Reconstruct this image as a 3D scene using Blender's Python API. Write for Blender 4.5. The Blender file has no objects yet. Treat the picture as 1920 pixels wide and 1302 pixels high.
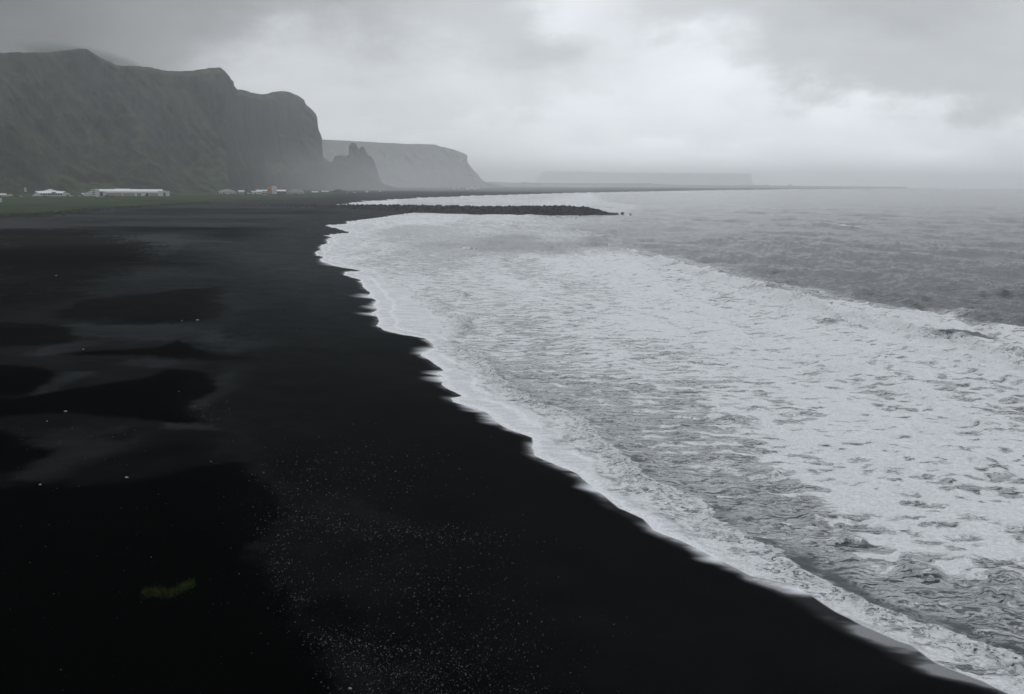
import bpy, math, random
import numpy as np
from mathutils import Matrix, Vector

random.seed(7)
SC = bpy.context.scene
COL = SC.collection
H = 25.0            # camera height over the sea, metres
FOC = 1868.0        # focal length in photograph pixels (1920 wide)
PITCH = math.atan(305.0 / FOC)
ROLL = math.radians(0.40)
cp, sp, cr, sr = math.cos(PITCH), math.sin(PITCH), math.cos(ROLL), math.sin(ROLL)
VF = np.array([0, cp, -sp]); U0 = np.array([0, sp, cp]); X0 = np.array([1.0, 0, 0])
VR = cr * X0 + sr * U0
VU = cr * U0 - sr * X0


# ------------------------------------------------------------------ survey helpers
def ray(px, py):
    px = np.asarray(px, float)[..., None]; py = np.asarray(py, float)[..., None]
    return VF * FOC + VR * (px - 960) + VU * (651 - py)


def at(px, py, z=0.0):
    """ground point seen at photograph position px, py"""
    d = ray(px, py)
    t = (z - H) / np.minimum(d[..., 2], -1e-3)
    return d[..., 0] * t, d[..., 1] * t


def at_y(px, py, Y):
    d = ray(px, py)
    t = Y / d[..., 1]
    return d[..., 0] * t, H + d[..., 2] * t


def to_px(x, y, z):
    x, y, z = np.broadcast_arrays(np.asarray(x, float), np.asarray(y, float), np.asarray(z, float))
    p = np.stack([x, y, z - H], -1)
    w = np.maximum(p @ VF, 1e-3)
    return 960 + FOC * (p @ VR) / w, 651 - FOC * (p @ VU) / w


# ------------------------------------------------------------------ noise
def _hash(ix, iy, seed):
    h = (ix.astype(np.int64) * 374761393 + iy.astype(np.int64) * 668265263 + seed * 1274126177) & 0xffffffff
    h = ((h ^ (h >> 13)) * 1274126177) & 0xffffffff
    h = h ^ (h >> 16)
    return (h & 0xffff).astype(np.float32) / 65535.0


def vn(x, y, seed=0):
    ix = np.floor(x); iy = np.floor(y)
    fx = (x - ix).astype(np.float32); fy = (y - iy).astype(np.float32)
    fx = fx * fx * (3 - 2 * fx); fy = fy * fy * (3 - 2 * fy)
    a = _hash(ix, iy, seed); b = _hash(ix + 1, iy, seed)
    c = _hash(ix, iy + 1, seed); d = _hash(ix + 1, iy + 1, seed)
    return (a * (1 - fx) + b * fx) * (1 - fy) + (c * (1 - fx) + d * fx) * fy


def fbm(x, y, seed=0, octaves=4, gain=0.5):
    s = 0; a = 1; tot = 0
    for o in range(octaves):
        s = s + a * vn(x * 2 ** o + 17.3 * o, y * 2 ** o - 9.1 * o, seed + o)
        tot += a; a *= gain
    return s / tot


def sstep(a, b, x):
    t = np.clip((x - a) / (b - a), 0, 1)
    return t * t * (3 - 2 * t)


def polydist(x, y, pts, closed=False):
    """distance to a polyline, signed side of the nearest piece, run along it 0..1"""
    pts = np.asarray(pts, np.float32)
    if closed:
        pts = np.vstack([pts, pts[:1]])
    seg = np.hypot(*(pts[1:] - pts[:-1]).T); run = np.concatenate([[0], np.cumsum(seg)]); L = run[-1]
    best = np.full(x.shape, 1e30, np.float32); side = np.zeros(x.shape, np.float32); al = np.zeros(x.shape, np.float32)
    x = x.astype(np.float32); y = y.astype(np.float32)
    for i in range(len(pts) - 1):
        ax, ay = pts[i]; bx, by = pts[i + 1]
        dx, dy = bx - ax, by - ay; l2 = dx * dx + dy * dy + 1e-9
        t = np.clip(((x - ax) * dx + (y - ay) * dy) / l2, 0, 1)
        ex = x - ax - t * dx; ey = y - ay - t * dy
        d = ex * ex + ey * ey
        m = d < best
        best = np.where(m, d, best)
        side = np.where(m, np.sign(dx * ey - dy * ex), side)
        al = np.where(m, (run[i] + t * seg[i]) / L, al)
    return np.sqrt(best), side, al


def inside(x, y, poly):
    poly = np.asarray(poly, float)
    r = np.zeros(x.shape, bool)
    n = len(poly)
    for i in range(n):
        x1, y1 = poly[i]; x2, y2 = poly[(i + 1) % n]
        if y1 == y2:
            continue
        c = ((y1 > y) != (y2 > y))
        r ^= c & (x < (x2 - x1) * (y - y1) / (y2 - y1) + x1)
    return r


# ------------------------------------------------------------------ mesh helpers
def tag(o, label=None, cat=None, group=None, kind=None):
    if label: o['label'] = label
    if cat: o['category'] = cat
    if group: o['group'] = group
    if kind: o['kind'] = kind
    return o


def grid_mesh(name, X, Y, Z, mat, attrs=None, keep=None, smooth=True):
    nr, nc = X.shape
    idx = np.arange(nr * nc, dtype=np.int32).reshape(nr, nc)
    q = np.stack([idx[:-1, :-1], idx[:-1, 1:], idx[1:, 1:], idx[1:, :-1]], -1).reshape(-1, 4)
    if keep is not None:
        k = keep
        kk = (k[:-1, :-1] | k[:-1, 1:] | k[1:, 1:] | k[1:, :-1]).reshape(-1)
        q = q[kk]
    co = np.stack([X, Y, Z], -1).reshape(-1, 3).astype(np.float32)
    if keep is not None:
        used = np.zeros(len(co), bool); used[q.ravel()] = True
        remap = np.cumsum(used) - 1
        q = remap[q].astype(np.int32); co = co[used]
        if attrs: attrs = {k: v.reshape(-1)[used] for k, v in attrs.items()}
    me = bpy.data.meshes.new(name)
    me.vertices.add(len(co)); me.vertices.foreach_set('co', co.ravel())
    me.loops.add(len(q) * 4); me.loops.foreach_set('vertex_index', q.ravel().astype(np.int32))
    me.polygons.add(len(q)); me.polygons.foreach_set('loop_start', np.arange(0, len(q) * 4, 4, dtype=np.int32))
    me.update(calc_edges=True)
    me.polygons.foreach_set('use_smooth', np.full(len(q), smooth))
    for k, v in (attrs or {}).items():
        a = me.attributes.new(k, 'FLOAT', 'POINT')
        a.data.foreach_set('value', v.reshape(-1).astype(np.float32))
    me.materials.append(mat)
    o = bpy.data.objects.new(name, me); COL.objects.link(o)
    return o


class MB:
    """collects simple solids and links them as ONE mesh object"""
    def __init__(s): s.v = []; s.f = []

    def add(s, v, f):
        b = len(s.v); s.v += [tuple(map(float, p)) for p in v]; s.f += [tuple(i + b for i in q) for q in f]; return s

    def box(s, x0, x1, y0, y1, z0, z1):
        v = [(x, y, z) for z in (z0, z1) for x, y in ((x0, y0), (x1, y0), (x1, y1), (x0, y1))]
        return s.add(v, [(3, 2, 1, 0), (4, 5, 6, 7), (0, 1, 5, 4), (1, 2, 6, 5), (2, 3, 7, 6), (3, 0, 4, 7)])

    def prism(s, prof, y0, y1, axis='y'):
        """profile in x,z pushed along y (or in y,z pushed along x)"""
        n = len(prof)
        if axis == 'y':
            v = [(a, y0, b) for a, b in prof] + [(a, y1, b) for a, b in prof]
        else:
            v = [(y0, a, b) for a, b in prof] + [(y1, a, b) for a, b in prof]
        f = [tuple(range(n)), tuple(range(2 * n - 1, n - 1, -1))]
        f += [(i, i + n, (i + 1) % n + n, (i + 1) % n) for i in range(n)]
        return s.add(v, f)

    def cyl(s, x, y, z0, z1, r0, r1=None, n=20, axis='z'):
        r1 = r0 if r1 is None else r1
        v = []
        for z, r in ((z0, r0), (z1, r1)):
            for k in range(n):
                a = 2 * math.pi * k / n
                if axis == 'z': v.append((x + r * math.cos(a), y + r * math.sin(a), z))
                else: v.append((x + r * math.cos(a), z, y + r * math.sin(a)))
        f = [tuple(range(n - 1, -1, -1)), tuple(range(n, 2 * n))] + [(k, (k + 1) % n, (k + 1) % n + n, k + n) for k in range(n)]
        return s.add(v, f)

    def build(s, name, mat, parent=None, smooth=False):
        import bmesh
        me = bpy.data.meshes.new(name); me.from_pydata(s.v, [], s.f)
        bm = bmesh.new(); bm.from_mesh(me); bmesh.ops.recalc_face_normals(bm, faces=bm.faces); bm.to_mesh(me); bm.free()
        if smooth:
            for p in me.polygons: p.use_smooth = True
        me.materials.append(mat)
        o = bpy.data.objects.new(name, me); COL.objects.link(o)
        if parent: o.parent = parent
        return o


def empty(name, loc, rz=0.0):
    o = bpy.data.objects.new(name, None); o.location = loc; o.rotation_euler = (0, 0, rz); COL.objects.link(o)
    return o


def copy_tree(o, parent=None):
    c = o.copy(); COL.objects.link(c)
    if parent is not None: c.parent = parent
    for ch in list(o.children): copy_tree(ch, c)
    return c


# ------------------------------------------------------------------ node helper
class N:
    """tiny expression builder over shader math nodes"""
    def __init__(s, nt, sock): s.nt = nt; s.k = sock

    def _m(s, op, b=None, c=None, clamp=False):
        n = s.nt.nodes.new('ShaderNodeMath'); n.operation = op; n.use_clamp = clamp
        s.nt.links.new(s.k, n.inputs[0])
        for i, q in ((1, b), (2, c)):
            if q is None: continue
            if isinstance(q, N): s.nt.links.new(q.k, n.inputs[i])
            else: n.inputs[i].default_value = q
        return N(s.nt, n.outputs[0])

    def __add__(s, b): return s._m('ADD', b)
    __radd__ = __add__
    def __mul__(s, b): return s._m('MULTIPLY', b)
    __rmul__ = __mul__
    def __sub__(s, b): return s._m('SUBTRACT', b)
    def __rsub__(s, b): return s._m('MULTIPLY', -1.0)._m('ADD', b)
    def __truediv__(s, b): return s._m('DIVIDE', b)
    def exp(s): return s._m('EXPONENT')
    def clamp(s): return s._m('ADD', 0.0, clamp=True)
    def maxi(s, b): return s._m('MAXIMUM', b)
    def mini(s, b): return s._m('MINIMUM', b)
    def pw(s, b): return s._m('POWER', b)
    def atan2(s, b): return s._m('ARCTAN2', b)

    def step(s, a, b):
        n = s.nt.nodes.new('ShaderNodeMapRange'); n.interpolation_type = 'SMOOTHSTEP'
        s.nt.links.new(s.k, n.inputs[0])
        for i, q in ((1, a), (2, b)):
            if isinstance(q, N): s.nt.links.new(q.k, n.inputs[i])
            else: n.inputs[i].default_value = q
        return N(s.nt, n.outputs[0])


def noise(nt, vec, scale, detail=4, rough=0.55, dist=0.0):
    n = nt.nodes.new('ShaderNodeTexNoise')
    nt.links.new(vec, n.inputs['Vector'])
    n.inputs['Scale'].default_value = scale; n.inputs['Detail'].default_value = detail
    n.inputs['Roughness'].default_value = rough; n.inputs['Distortion'].default_value = dist
    return n


def vecmul(nt, vec, v):
    n = nt.nodes.new('ShaderNodeVectorMath'); n.operation = 'MULTIPLY'
    nt.links.new(vec, n.inputs[0]); n.inputs[1].default_value = v
    return n.outputs[0]


def vecadd_scaled(nt, vec, other, s):
    a = nt.nodes.new('ShaderNodeVectorMath'); a.operation = 'SUBTRACT'
    nt.links.new(other, a.inputs[0]); a.inputs[1].default_value = (0.5, 0.5, 0.5)
    b = nt.nodes.new('ShaderNodeVectorMath'); b.operation = 'SCALE'
    nt.links.new(a.outputs[0], b.inputs[0]); b.inputs[3].default_value = s
    c = nt.nodes.new('ShaderNodeVectorMath'); c.operation = 'ADD'
    nt.links.new(vec, c.inputs[0]); nt.links.new(b.outputs[0], c.inputs[1])
    return c.outputs[0]


def mixc(nt, f, a, b):
    n = nt.nodes.new('ShaderNodeMix'); n.data_type = 'RGBA'
    def put(sock, q):
        if isinstance(q, N): nt.links.new(q.k, sock)
        elif isinstance(q, (tuple, list)): sock.default_value = (*q, 1)
        elif isinstance(q, float): sock.default_value = q
        else: nt.links.new(q, sock)
    put(n.inputs[0], f); put(n.inputs[6], a); put(n.inputs[7], b)
    return n.outputs[2]


def attr(nt, name):
    n = nt.nodes.new('ShaderNodeAttribute'); n.attribute_name = name
    return N(nt, n.outputs['Fac'])


def mat(name):
    m = bpy.data.materials.new(name); m.use_nodes = True
    nt = m.node_tree; b = nt.nodes['Principled BSDF']
    return m, nt, b


def simple(name, col, rough=0.7, spec=0.3, var=0.12, scale=1.5):
    m, nt, b = mat(name)
    tc = nt.nodes.new('ShaderNodeTexCoord')
    f = N(nt, noise(nt, tc.outputs['Object'], scale, 5, 0.65).outputs[0]).step(0.3, 0.7)
    nt.links.new(mixc(nt, f, tuple(c * (1 - var) for c in col), tuple(min(1, c * (1 + var)) for c in col)), b.inputs['Base Color'])
    b.inputs['Roughness'].default_value = rough; b.inputs['Specular IOR Level'].default_value = spec
    return m


# ================================================================== SURVEYED LINES
# waterline of the near bay, from the breakwater towards the camera
SHORE = [(773, 400), (748, 403), (717, 408), (690, 411), (649, 416.5), (657, 420), (611, 423), (630, 429), (658, 436),
         (638, 439), (610, 442), (625, 446), (612, 450), (616, 456), (600, 463), (604, 469), (590, 475), (603, 482), (603, 490),
         (628, 499), (681, 508), (646, 510.5), (645, 516), (677, 524), (676, 529), (685, 534), (684, 539), (696, 550), (690, 556),
         (706, 565), (700, 573), (710, 581), (699, 586), (710, 597), (711, 602), (704, 611), (727, 620), (761, 628), (795, 634.6),
         (811, 644), (821, 654), (795, 661), (788, 666), (811, 678), (837, 696), (822, 699), (832, 709), (829, 722), (861, 739),
         (867, 743), (845, 746.5), (850, 753), (899, 765), (920, 775), (934, 791), (961, 806), (985, 815), (1005, 822), (1004, 836),
         (1010, 854), (1033, 866), (1071, 881), (1090, 890), (1103, 904), (1119, 920), (1157, 947), (1165, 953), (1211, 974.6),
         (1230, 994), (1287, 1015), (1354, 1049), (1412, 1080), (1484, 1095), (1532, 1120), (1575, 1148), (1623, 1172), (1690, 1200),
         (1719, 1208), (1767, 1240), (1850, 1272), (1872, 1284), (1909, 1302), (1990, 1350), (2100, 1420)]
FARSHORE = [(639, 383.6), (660, 382), (656, 380.8), (689, 378.6), (680, 377.5), (730, 375.8), (722, 375), (787, 372.2), (780, 371.5), (830, 370.2), (870, 368.8), (864, 368.2), (935, 366.5),
            (1032, 363.6), (1097, 361.8), (1200, 359.6), (1326, 357.4), (1475, 355.2), (1600, 354.4), (1750, 353.9), (1900, 354.2)]
sx, sy = at(*np.array(SHORE).T)
fx, fy = at(*np.array(FARSHORE).T)
shore_w = np.stack([sx, sy], -1); far_w = np.stack([fx, fy], -1)
link_w = np.array([far_w[0] + (-3, -14), shore_w[0] + (-2, 12)])
COAST = np.vstack([far_w[::-1], link_w, shore_w])
end = COAST[-1]; COAST = np.vstack([COAST, [(end[0] + 10, -30), (end[0] + 20, -400)]])
start = COAST[0]
SEAPOLY = np.vstack([COAST, [(90000, -400), (90000, 60000), (start[0] * 1.02 + 9000, 60000)]])

OUTER = [(1050, 452), (1160, 470), (1225, 487), (1268, 499), (1308, 508), (1343, 517), (1372, 527), (1405, 536), (1447, 548), (1492, 562), (1540, 579),
         (1590, 594), (1650, 608), (1715, 622), (1770, 632), (1815, 643), (1870, 662), (1925, 684), (2040, 720), (2200, 760)]
INNER = [(700, 512), (735, 525), (765, 537), (792, 548), (812, 566), (832, 582), (868, 596), (876, 613), (852, 628), (838, 640), (862, 648), (900, 672), (935, 700), (955, 726), (985, 742), (1018, 756), (1045, 775),
         (1085, 797), (1125, 824), (1165, 856), (1200, 884), (1240, 914), (1285, 940), (1330, 962), (1375, 988), (1420, 1015), (1465, 1046), (1510, 1078),
         (1560, 1102), (1610, 1130), (1670, 1160), (1740, 1186), (1810, 1212), (1880, 1240), (1960, 1275), (2060, 1330)]
SURFZONE = [(1100, 437), (1160, 466), (1250, 486), (1345, 510), (1450, 540), (1560, 568), (1700, 579), (1790, 588), (1835, 612), (1925, 622), (2300, 660),
            (2600, 1500), (500, 1500), (500, 440)]


def W(pts, z=0.0):
    a = np.array(pts, float); x, y = at(a[:, 0], a[:, 1], z)
    return np.stack([x, y], -1)


# ================================================================== THE GRID OF THE LAND AND SEA SHEETS
rows = np.concatenate([np.array([8000, 3600, 2400, 1900, 1650, 1500]), np.arange(1400, 700, -1.5), np.arange(700, 420, -1.1), np.arange(420, 360, -0.75), np.arange(360, 352.5, -0.5),
                       np.linspace(352.5, 347.05, 18)])
# distances on a level line of sight, taken in the middle column
hor = 346.0
yy = H / np.tan(np.arctan((rows - hor) / FOC * 0 + 0) + np.arctan((rows - 651) / FOC) + PITCH + 1e-6)
yy = np.where(rows > 2500, [-300 if r > 5000 else (2 if r > 3000 else 8) for r in rows][0:len(rows)], yy)
yy[0] = -300; yy[1] = -40; yy[2] = 8
yy = np.sort(np.minimum(yy, 30000))
yy = np.concatenate([yy[yy < 30000], [30000]])
tx = np.concatenate([np.linspace(-1.15, -0.60, 40), np.arange(-0.595, 0.60, 1.55 / FOC), np.linspace(0.605, 1.15, 40)])
YG = np.repeat(yy[:, None], len(tx), 1)
XG = np.clip(np.maximum(YG, 45)[:, :] * tx[None, :], -27000, 27000)
print('grid', YG.shape)
PX, PY = to_px(XG, np.maximum(YG, 5), 0)

jit = np.clip(YG / 260, 0.35, 3.0)
jx = (fbm(XG / 6, YG / 6, 3, 4) - 0.5) * jit * 2.2
jy = (fbm(XG / 6 + 50, YG / 6, 9, 4) - 0.5) * jit * 2.2
d, _, _ = polydist(XG + jx, YG + jy, COAST)
sea = inside(XG + jx, YG + jy, SEAPOLY)
S = np.where(sea, -d, d)               # + inland, - out at sea

# ------------------------------------------------------------------ land heights and the marks on the sand
land = 2.0 * (1 - np.exp(-np.maximum(S, 0) / 26.0))
ZL = np.where(S > 0, land, np.maximum(S * 0.075, -3.0))
und = (fbm(XG / 26, YG / 12, 21, 3) - 0.5) * 1.1 + (fbm(XG / 7, YG / 5, 27, 3) - 0.5) * 0.16
ZL = ZL + und * sstep(6, 45, S) * (1 - sstep(600, 1000, YG))
PXl, PYl = to_px(XG, np.maximum(YG, 5), 1.9)

DARK = [  # outlines of the darker sand, with how dark and how soft (px)
    ([(-60, 598), (60, 606), (140, 612), (155, 628), (130, 640), (-60, 652)], .75, 7),
    ([(-60, 678), (60, 684), (96, 700), (86, 722), (45, 744), (-60, 748)], 1.0, 6),
    ([(30, 748), (140, 728), (285, 702), (318, 686), (372, 688), (408, 708), (398, 724), (352, 746), (340, 762), (378, 783), (290, 785), (120, 775), (-60, 790), (-60, 752)], 1.0, 6),
    ([(120, 657), (290, 646), (334, 630), (352, 640), (410, 662), (520, 664), (400, 670), (300, 660)], .9, 5),
    ([(-60, 800), (30, 806), (46, 822), (86, 838), (60, 858), (10, 882), (-60, 890)], 1.0, 9),
    ([(-100, 914), (180, 906), (300, 884), (400, 858), (460, 850), (474, 872), (530, 915), (536, 955), (490, 1000), (512, 1080), (590, 1165), (640, 1302), (660, 1500), (-300, 1500)], 1.0, 12),
    ([(670, 940), (740, 928), (850, 926), (930, 955), (860, 965), (740, 952)], .8, 10),
    ([(90, 592), (170, 560), (300, 548), (408, 534), (420, 560), (408, 590), (330, 602), (180, 604)], .62, 9),
    ([(555, 812), (620, 806), (720, 812), (780, 828), (640, 838)], .6, 9),
    ([(690, 770), (900, 820), (1000, 900), (1200, 1010), (1500, 1150), (2000, 1400), (700, 1500), (760, 1260), (700, 1140), (830, 1040), (960, 985), (860, 900)], .85, 50),
    ([(470, 540), (600, 565), (640, 640), (560, 660), (500, 600)], .25, 25),
    ([(-60, 430), (170, 430), (330, 470), (250, 500), (120, 560), (-60, 590)], .75, 30),
    ([(560, 1120), (640, 1090), (700, 1130), (680, 1180), (600, 1170)], .7, 14),
    ([(420, 425), (560, 418), (520, 440), (400, 445)], .45, 6),
    ([(350, 434), (540, 446), (480, 452), (330, 446)], .35, 5),
]
LIGHT = [
    ([(290, 462), (318, 448), (352, 452), (330, 474), (300, 486), (255, 492)], .8, 8),
    ([(105, 612), (180, 596), (280, 600), (420, 604), (520, 640), (430, 655), (350, 628), (300, 636), (160, 626)], .5, 12),
    ([(70, 652), (130, 636), (175, 640), (150, 652), (60, 664)], .5, 6),
    ([(235, 664), (290, 662), (350, 672), (300, 684), (250, 676)], .45, 8),
    ([(40, 742), (80, 718), (120, 700), (170, 700), (110, 728), (66, 748)], .5, 9),
    ([(400, 700), (430, 690), (440, 715), (390, 745), (360, 765), (352, 748), (398, 726)], .55, 8),
    ([(300, 785), (400, 786), (410, 796), (300, 796)], .55, 5),
    ([(520, 770), (640, 782), (700, 795), (620, 800), (520, 784)], .4, 8),
    ([(-20, 905), (30, 872), (90, 840), (60, 806), (200, 800), (240, 830), (120, 880), (60, 905)], .35, 20),
    ([(380, 780), (420, 760), (520, 850), (700, 960), (920, 990), (760, 1040), (600, 1000), (500, 880)], .22, 30),
    ([(640, 905), (720, 950), (850, 965), (930, 985), (800, 985), (560, 940)], .30, 14),
    ([(420, 545), (520, 560), (480, 640), (400, 600)], .35, 25),
    ([(280, 470), (600, 440), (600, 520), (420, 520)], .3, 30),
]


def soft(poly, s, px, py):
    p = W(poly, 1.9)
    # softness measured in metres at the patch's own distance
    x, y = XG, YG
    wob = (fbm(x / 9, y / 9, 61, 4) - 0.5) + (fbm(x / 1.3, y / 1.3, 62, 3) - 0.5) * .7
    res = np.zeros(XG.shape, np.float32)
    a = np.array(poly, float)
    m = (px > a[:, 0].min() - 4 * s) & (px < a[:, 0].max() + 4 * s) & (py > a[:, 1].min() - 4 * s) & (py < a[:, 1].max() + 4 * s)
    if not m.any(): return res
    dist = max(20.0, float(np.median(np.maximum(p[:, 1], 20))))
    sm = s * dist / FOC * 2.0
    xm, ym = x[m] + wob[m] * sm * 2, y[m] + wob[m] * sm * 4
    dd, _, _ = polydist(xm, ym, p, True)
    ins = inside(xm, ym, p)
    sd = np.where(ins, dd, -dd)
    res[m] = sstep(-sm, sm, sd)
    return res


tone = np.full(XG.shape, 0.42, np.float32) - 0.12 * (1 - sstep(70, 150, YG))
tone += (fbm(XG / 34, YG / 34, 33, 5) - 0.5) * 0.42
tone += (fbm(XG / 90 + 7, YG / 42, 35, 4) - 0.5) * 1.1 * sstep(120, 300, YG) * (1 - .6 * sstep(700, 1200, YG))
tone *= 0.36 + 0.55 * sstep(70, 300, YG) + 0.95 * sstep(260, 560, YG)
for poly, a, s in LIGHT:
    tone += soft(poly, s * 1.1, PXl, PYl) * a * 0.50
for poly, a, s in DARK:
    tone *= 1 - soft(poly, s, PXl, PYl) * a
# the smooth band washed by every wave
washed = (1 - sstep(14, 34, S * (200 / (YG + 100)) ** 0.3))
tone = tone * (1 - washed) + washed * (0.80 + 0.1 * (fbm(XG / 20, YG / 20, 77, 3) - .5)) * (0.12 + 0.88 * sstep(70, 330, YG))
tone *= .70 + .60 * fbm(XG / 3.5, YG / 3.5, 37, 5)
tone = np.clip(tone, 0, 1.3)

# very wet, shining strip beside the last swash
WET = [(1370, 1064), (1405, 1090), (1435, 1106), (1495, 1134), (1560, 1182), (1636, 1214), (1690, 1248), (1735, 1268), (1806, 1286), (1872, 1296), (1909, 1320), (2100, 1460)]
wd, ws, wa = polydist(XG, YG, W(WET))
wn = (fbm(XG / 1.8, YG / 1.3, 5, 4) - 0.5) * 1.0
wet = np.where(ws > 0, 1.0, 0.0) * 1.0
wetsd = np.where(ws > 0, wd, -wd) + wn
wet = sstep(-0.55, 0.55, wetsd) * (YG < 140) * (PX > 1380)
wet = np.maximum(wet, (1 - sstep(0.2, 1.6, S + wn * 0.8)) * 0.8)
damp = 1 - sstep(6, 26, S)

# meadow
GR = [(-900, 345), (-900, 408), (-60, 408), (0, 407), (60, 405), (120, 401), (150, 398), (200, 393), (260, 389), (330, 384), (420, 379), (560, 374), (640, 369), (660, 362), (600, 345), (300, 330)]
gp = W(GR, 1.9)
gp = np.array([(x, min(max(y, 0), 9000)) for x, y in gp]); gp[0] = (-4000, 5200); gp[-1] = (-1200, 5200); gp[-2] = (-700, 5200)
gd, _, _ = polydist(XG, YG, gp, True)
gin = inside(XG + (fbm(XG / 30, YG / 30, 4) - .5) * 40, YG + (fbm(XG / 14, YG / 30, 8) - .5) * 60, gp)
grass = np.where(gin, sstep(0, 30, gd), 0)
grass *= 1 - 0.5 * sstep(900, 1700, YG) * sstep(-400, -100, XG)

# swash film on the sand: thin soft fingers of foam reaching past the waterline
FING = [(683, 552, 700, 557), (700, 571, 716, 578), (696, 587, 712, 590), (777, 665, 815, 662), (785, 660, 820, 656), (816, 698, 835, 701), (820, 708, 836, 712),
        (606, 486, 640, 497), (905, 770, 940, 792), (1095, 893, 1122, 915), (860, 752, 905, 768), (1290, 1020, 1340, 1048), (1420, 1088, 1500, 1108)]
wash_l = np.zeros(XG.shape, np.float32)
for x0, y0, x1, y1 in FING:
    for k in range(5):
        c = at(x0 + (x1 - x0) * k / 4, y0 + (y1 - y0) * k / 4)
        r = 3.5 * c[1] / 250 * (0.45 + 0.55 * k / 4)
        wash_l = np.maximum(wash_l, np.exp(-((XG - c[0]) / (r * 1.6)) ** 2 - ((YG - c[1]) / (r * 1.3)) ** 2) * (0.35 + 0.4 * k / 4))
wash_l *= (0.4 + 1.0 * fbm(XG / 4, YG / 0.8, 91, 3))
wash_l = np.maximum(wash_l, (1 - sstep(0.0, 0.5, S)) * 0.8)
streak = fbm(XG / 5.5, YG / 2.2, 95, 4)
wet_l = np.clip(wet * (0.25 + 1.1 * sstep(.35, .65, streak)) * (1 - 0.8 * sstep(0.3, 4.5, S)), 0, 1)
veg = soft([(470, 520), (560, 505), (620, 570), (625, 640), (650, 720), (560, 700), (500, 620)], 40, PXl, PYl)

# ------------------------------------------------------------------ sea surface
gsx = np.maximum(YG, 30) * 1.55 / FOC
gsy = np.gradient(yy)[:, None] + 0 * XG
rng = np.random.RandomState(11)
depth = -S
deep = sstep(0.0, 60.0, depth)
PHF = [(fbm(XG / q, YG / q, 100 + i, 2) - .5) for i, q in enumerate((12, 30, 75, 180))]
ZW = np.zeros(XG.shape, np.float32)
for i in range(64):
    lam = 1.6 * (70 / 1.6) ** (i / 63.0)
    ang = math.radians(205 + rng.normal(0, 38))       # travelling towards the shore
    kx, ky = math.cos(ang) * 2 * math.pi / lam, math.sin(ang) * 2 * math.pi / lam
    A = 0.020 * lam ** 0.58
    damp_ = sstep(1.6, 4.0, lam / (np.abs(math.cos(ang)) * gsx + np.abs(math.sin(ang)) * gsy + 1e-3))
    ph = kx * XG + ky * YG + rng.uniform(0, 6.28) + PHF[min(3, max(0, int(math.log(lam * 3 / 9.0) / .85)))] * 5
    w = np.sin(ph)
    if lam > 8: A *= .7
    ZW += (A * damp_ * (w - 0.25 * np.cos(2 * ph))).astype(np.float32)
shelf = 0.16 + 0.84 * sstep(4, 130, depth)
ZW = ZW * shelf * (0.55 + 0.9 * fbm(XG / 60, YG / 40, 40, 3))

# foam cover read off as a chart of the bay: (px, py, cover, laciness)
CHART = [(640, 430, .97, 0), (700, 415, .97, 0), (800, 407, 1.0, 0), (950, 407, .95, 0), (1050, 410, .70, 0), (1120, 408, .55, 0), (1180, 404, .45, 0), (620, 470, 1.0, 0), (700, 460, .80, 0),
         (780, 440, .62, 0), (900, 425, .75, 0), (1000, 420, .72, 0), (1100, 428, .42, 0), (1060, 440, .7, 0), (850, 465, .50, 0), (950, 460, .45, 0), (1050, 462, .44, 0), (1150, 450, .38, 0), (1250, 440, .3, 0), (1220, 415, .33, 0),
         (1300, 470, .33, 0), (1400, 450, .2, 0), (1600, 440, .16, 0), (1850, 440, .14, 0), (1350, 400, .22, 0), (1600, 390, .14, 0), (1850, 390, .12, 0), (1550, 500, .14, 0), (1800, 520, .12, 0),
         (760, 500, .66, 0), (830, 480, .55, 0), (700, 540, .99, 0), (760, 600, 1.0, 0), (850, 560, .72, 0), (950, 500, .8, 0), (1100, 490, .97, .1), (1200, 520, 1.0, .1), (1050, 540, .86, .1),
         (950, 600, .72, .1), (1100, 620, .82, .2), (1250, 600, .92, .2), (1400, 580, .92, .2), (1550, 620, .93, .3), (1650, 640, .93, .3), (1500, 680, .95, .4), (1300, 680, .86, .3), (1150, 690, .72, .2),
         (1000, 680, .68, .1), (1000, 720, .55, .1), (1100, 760, .58, .1), (1250, 780, .60, .2), (1400, 760, .85, .5), (1550, 760, .95, .8), (1700, 730, .82, .8), (1850, 720, .70, .8), (1880, 790, .60, .8), (1780, 830, .95, .5),
         (1650, 820, .93, 1), (1500, 840, .84, .8), (1350, 850, .58, .3), (1200, 850, .45, .1), (1300, 920, .46, .2), (1450, 920, .52, .5), (1600, 900, .90, 1), (1750, 920, .86, 1), (1900, 900, .86, 1),
         (1880, 1000, .76, 1), (1750, 1020, .84, 1), (1620, 990, .68, .8), (1500, 1010, .40, .4), (1400, 980, .40, .2), (1550, 1060, .38, .3), (1700, 1090, .48, .5), (1850, 1090, .72, .7), (1900, 1130, .45, .4), (1750, 1140, .34, .3),
         (1850, 1180, .32, .2), (1650, 1110, .36, .3), (2000, 1150, .4, .4), (2000, 1000, .8, 1),
         (700, 379, 1.0, 0), (800, 377, .72, 0), (900, 374, .6, 0), (1000, 370, .5, 0), (1060, 380, .85, 0), (950, 382, .66, 0), (800, 384, .5, 0), (1150, 390, .62, 0), (1230, 392, .45, 0), (1200, 375, .3, 0), (1400, 365, .18, 0), (1700, 362, .10, 0), (1900, 370, .1, 0)]
num = np.zeros(XG.shape, np.float32); num2 = num.copy(); den = num + 1e-6
for (cx, cy, c, l) in CHART:
    k = (cy - 340.0)
    w = np.exp(-((PX - cx) / (34 + k * .085)) ** 2 - ((PY - cy) / (3.5 + k * 0.075)) ** 2)
    num += w * c; num2 += w * l; den += w
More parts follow.
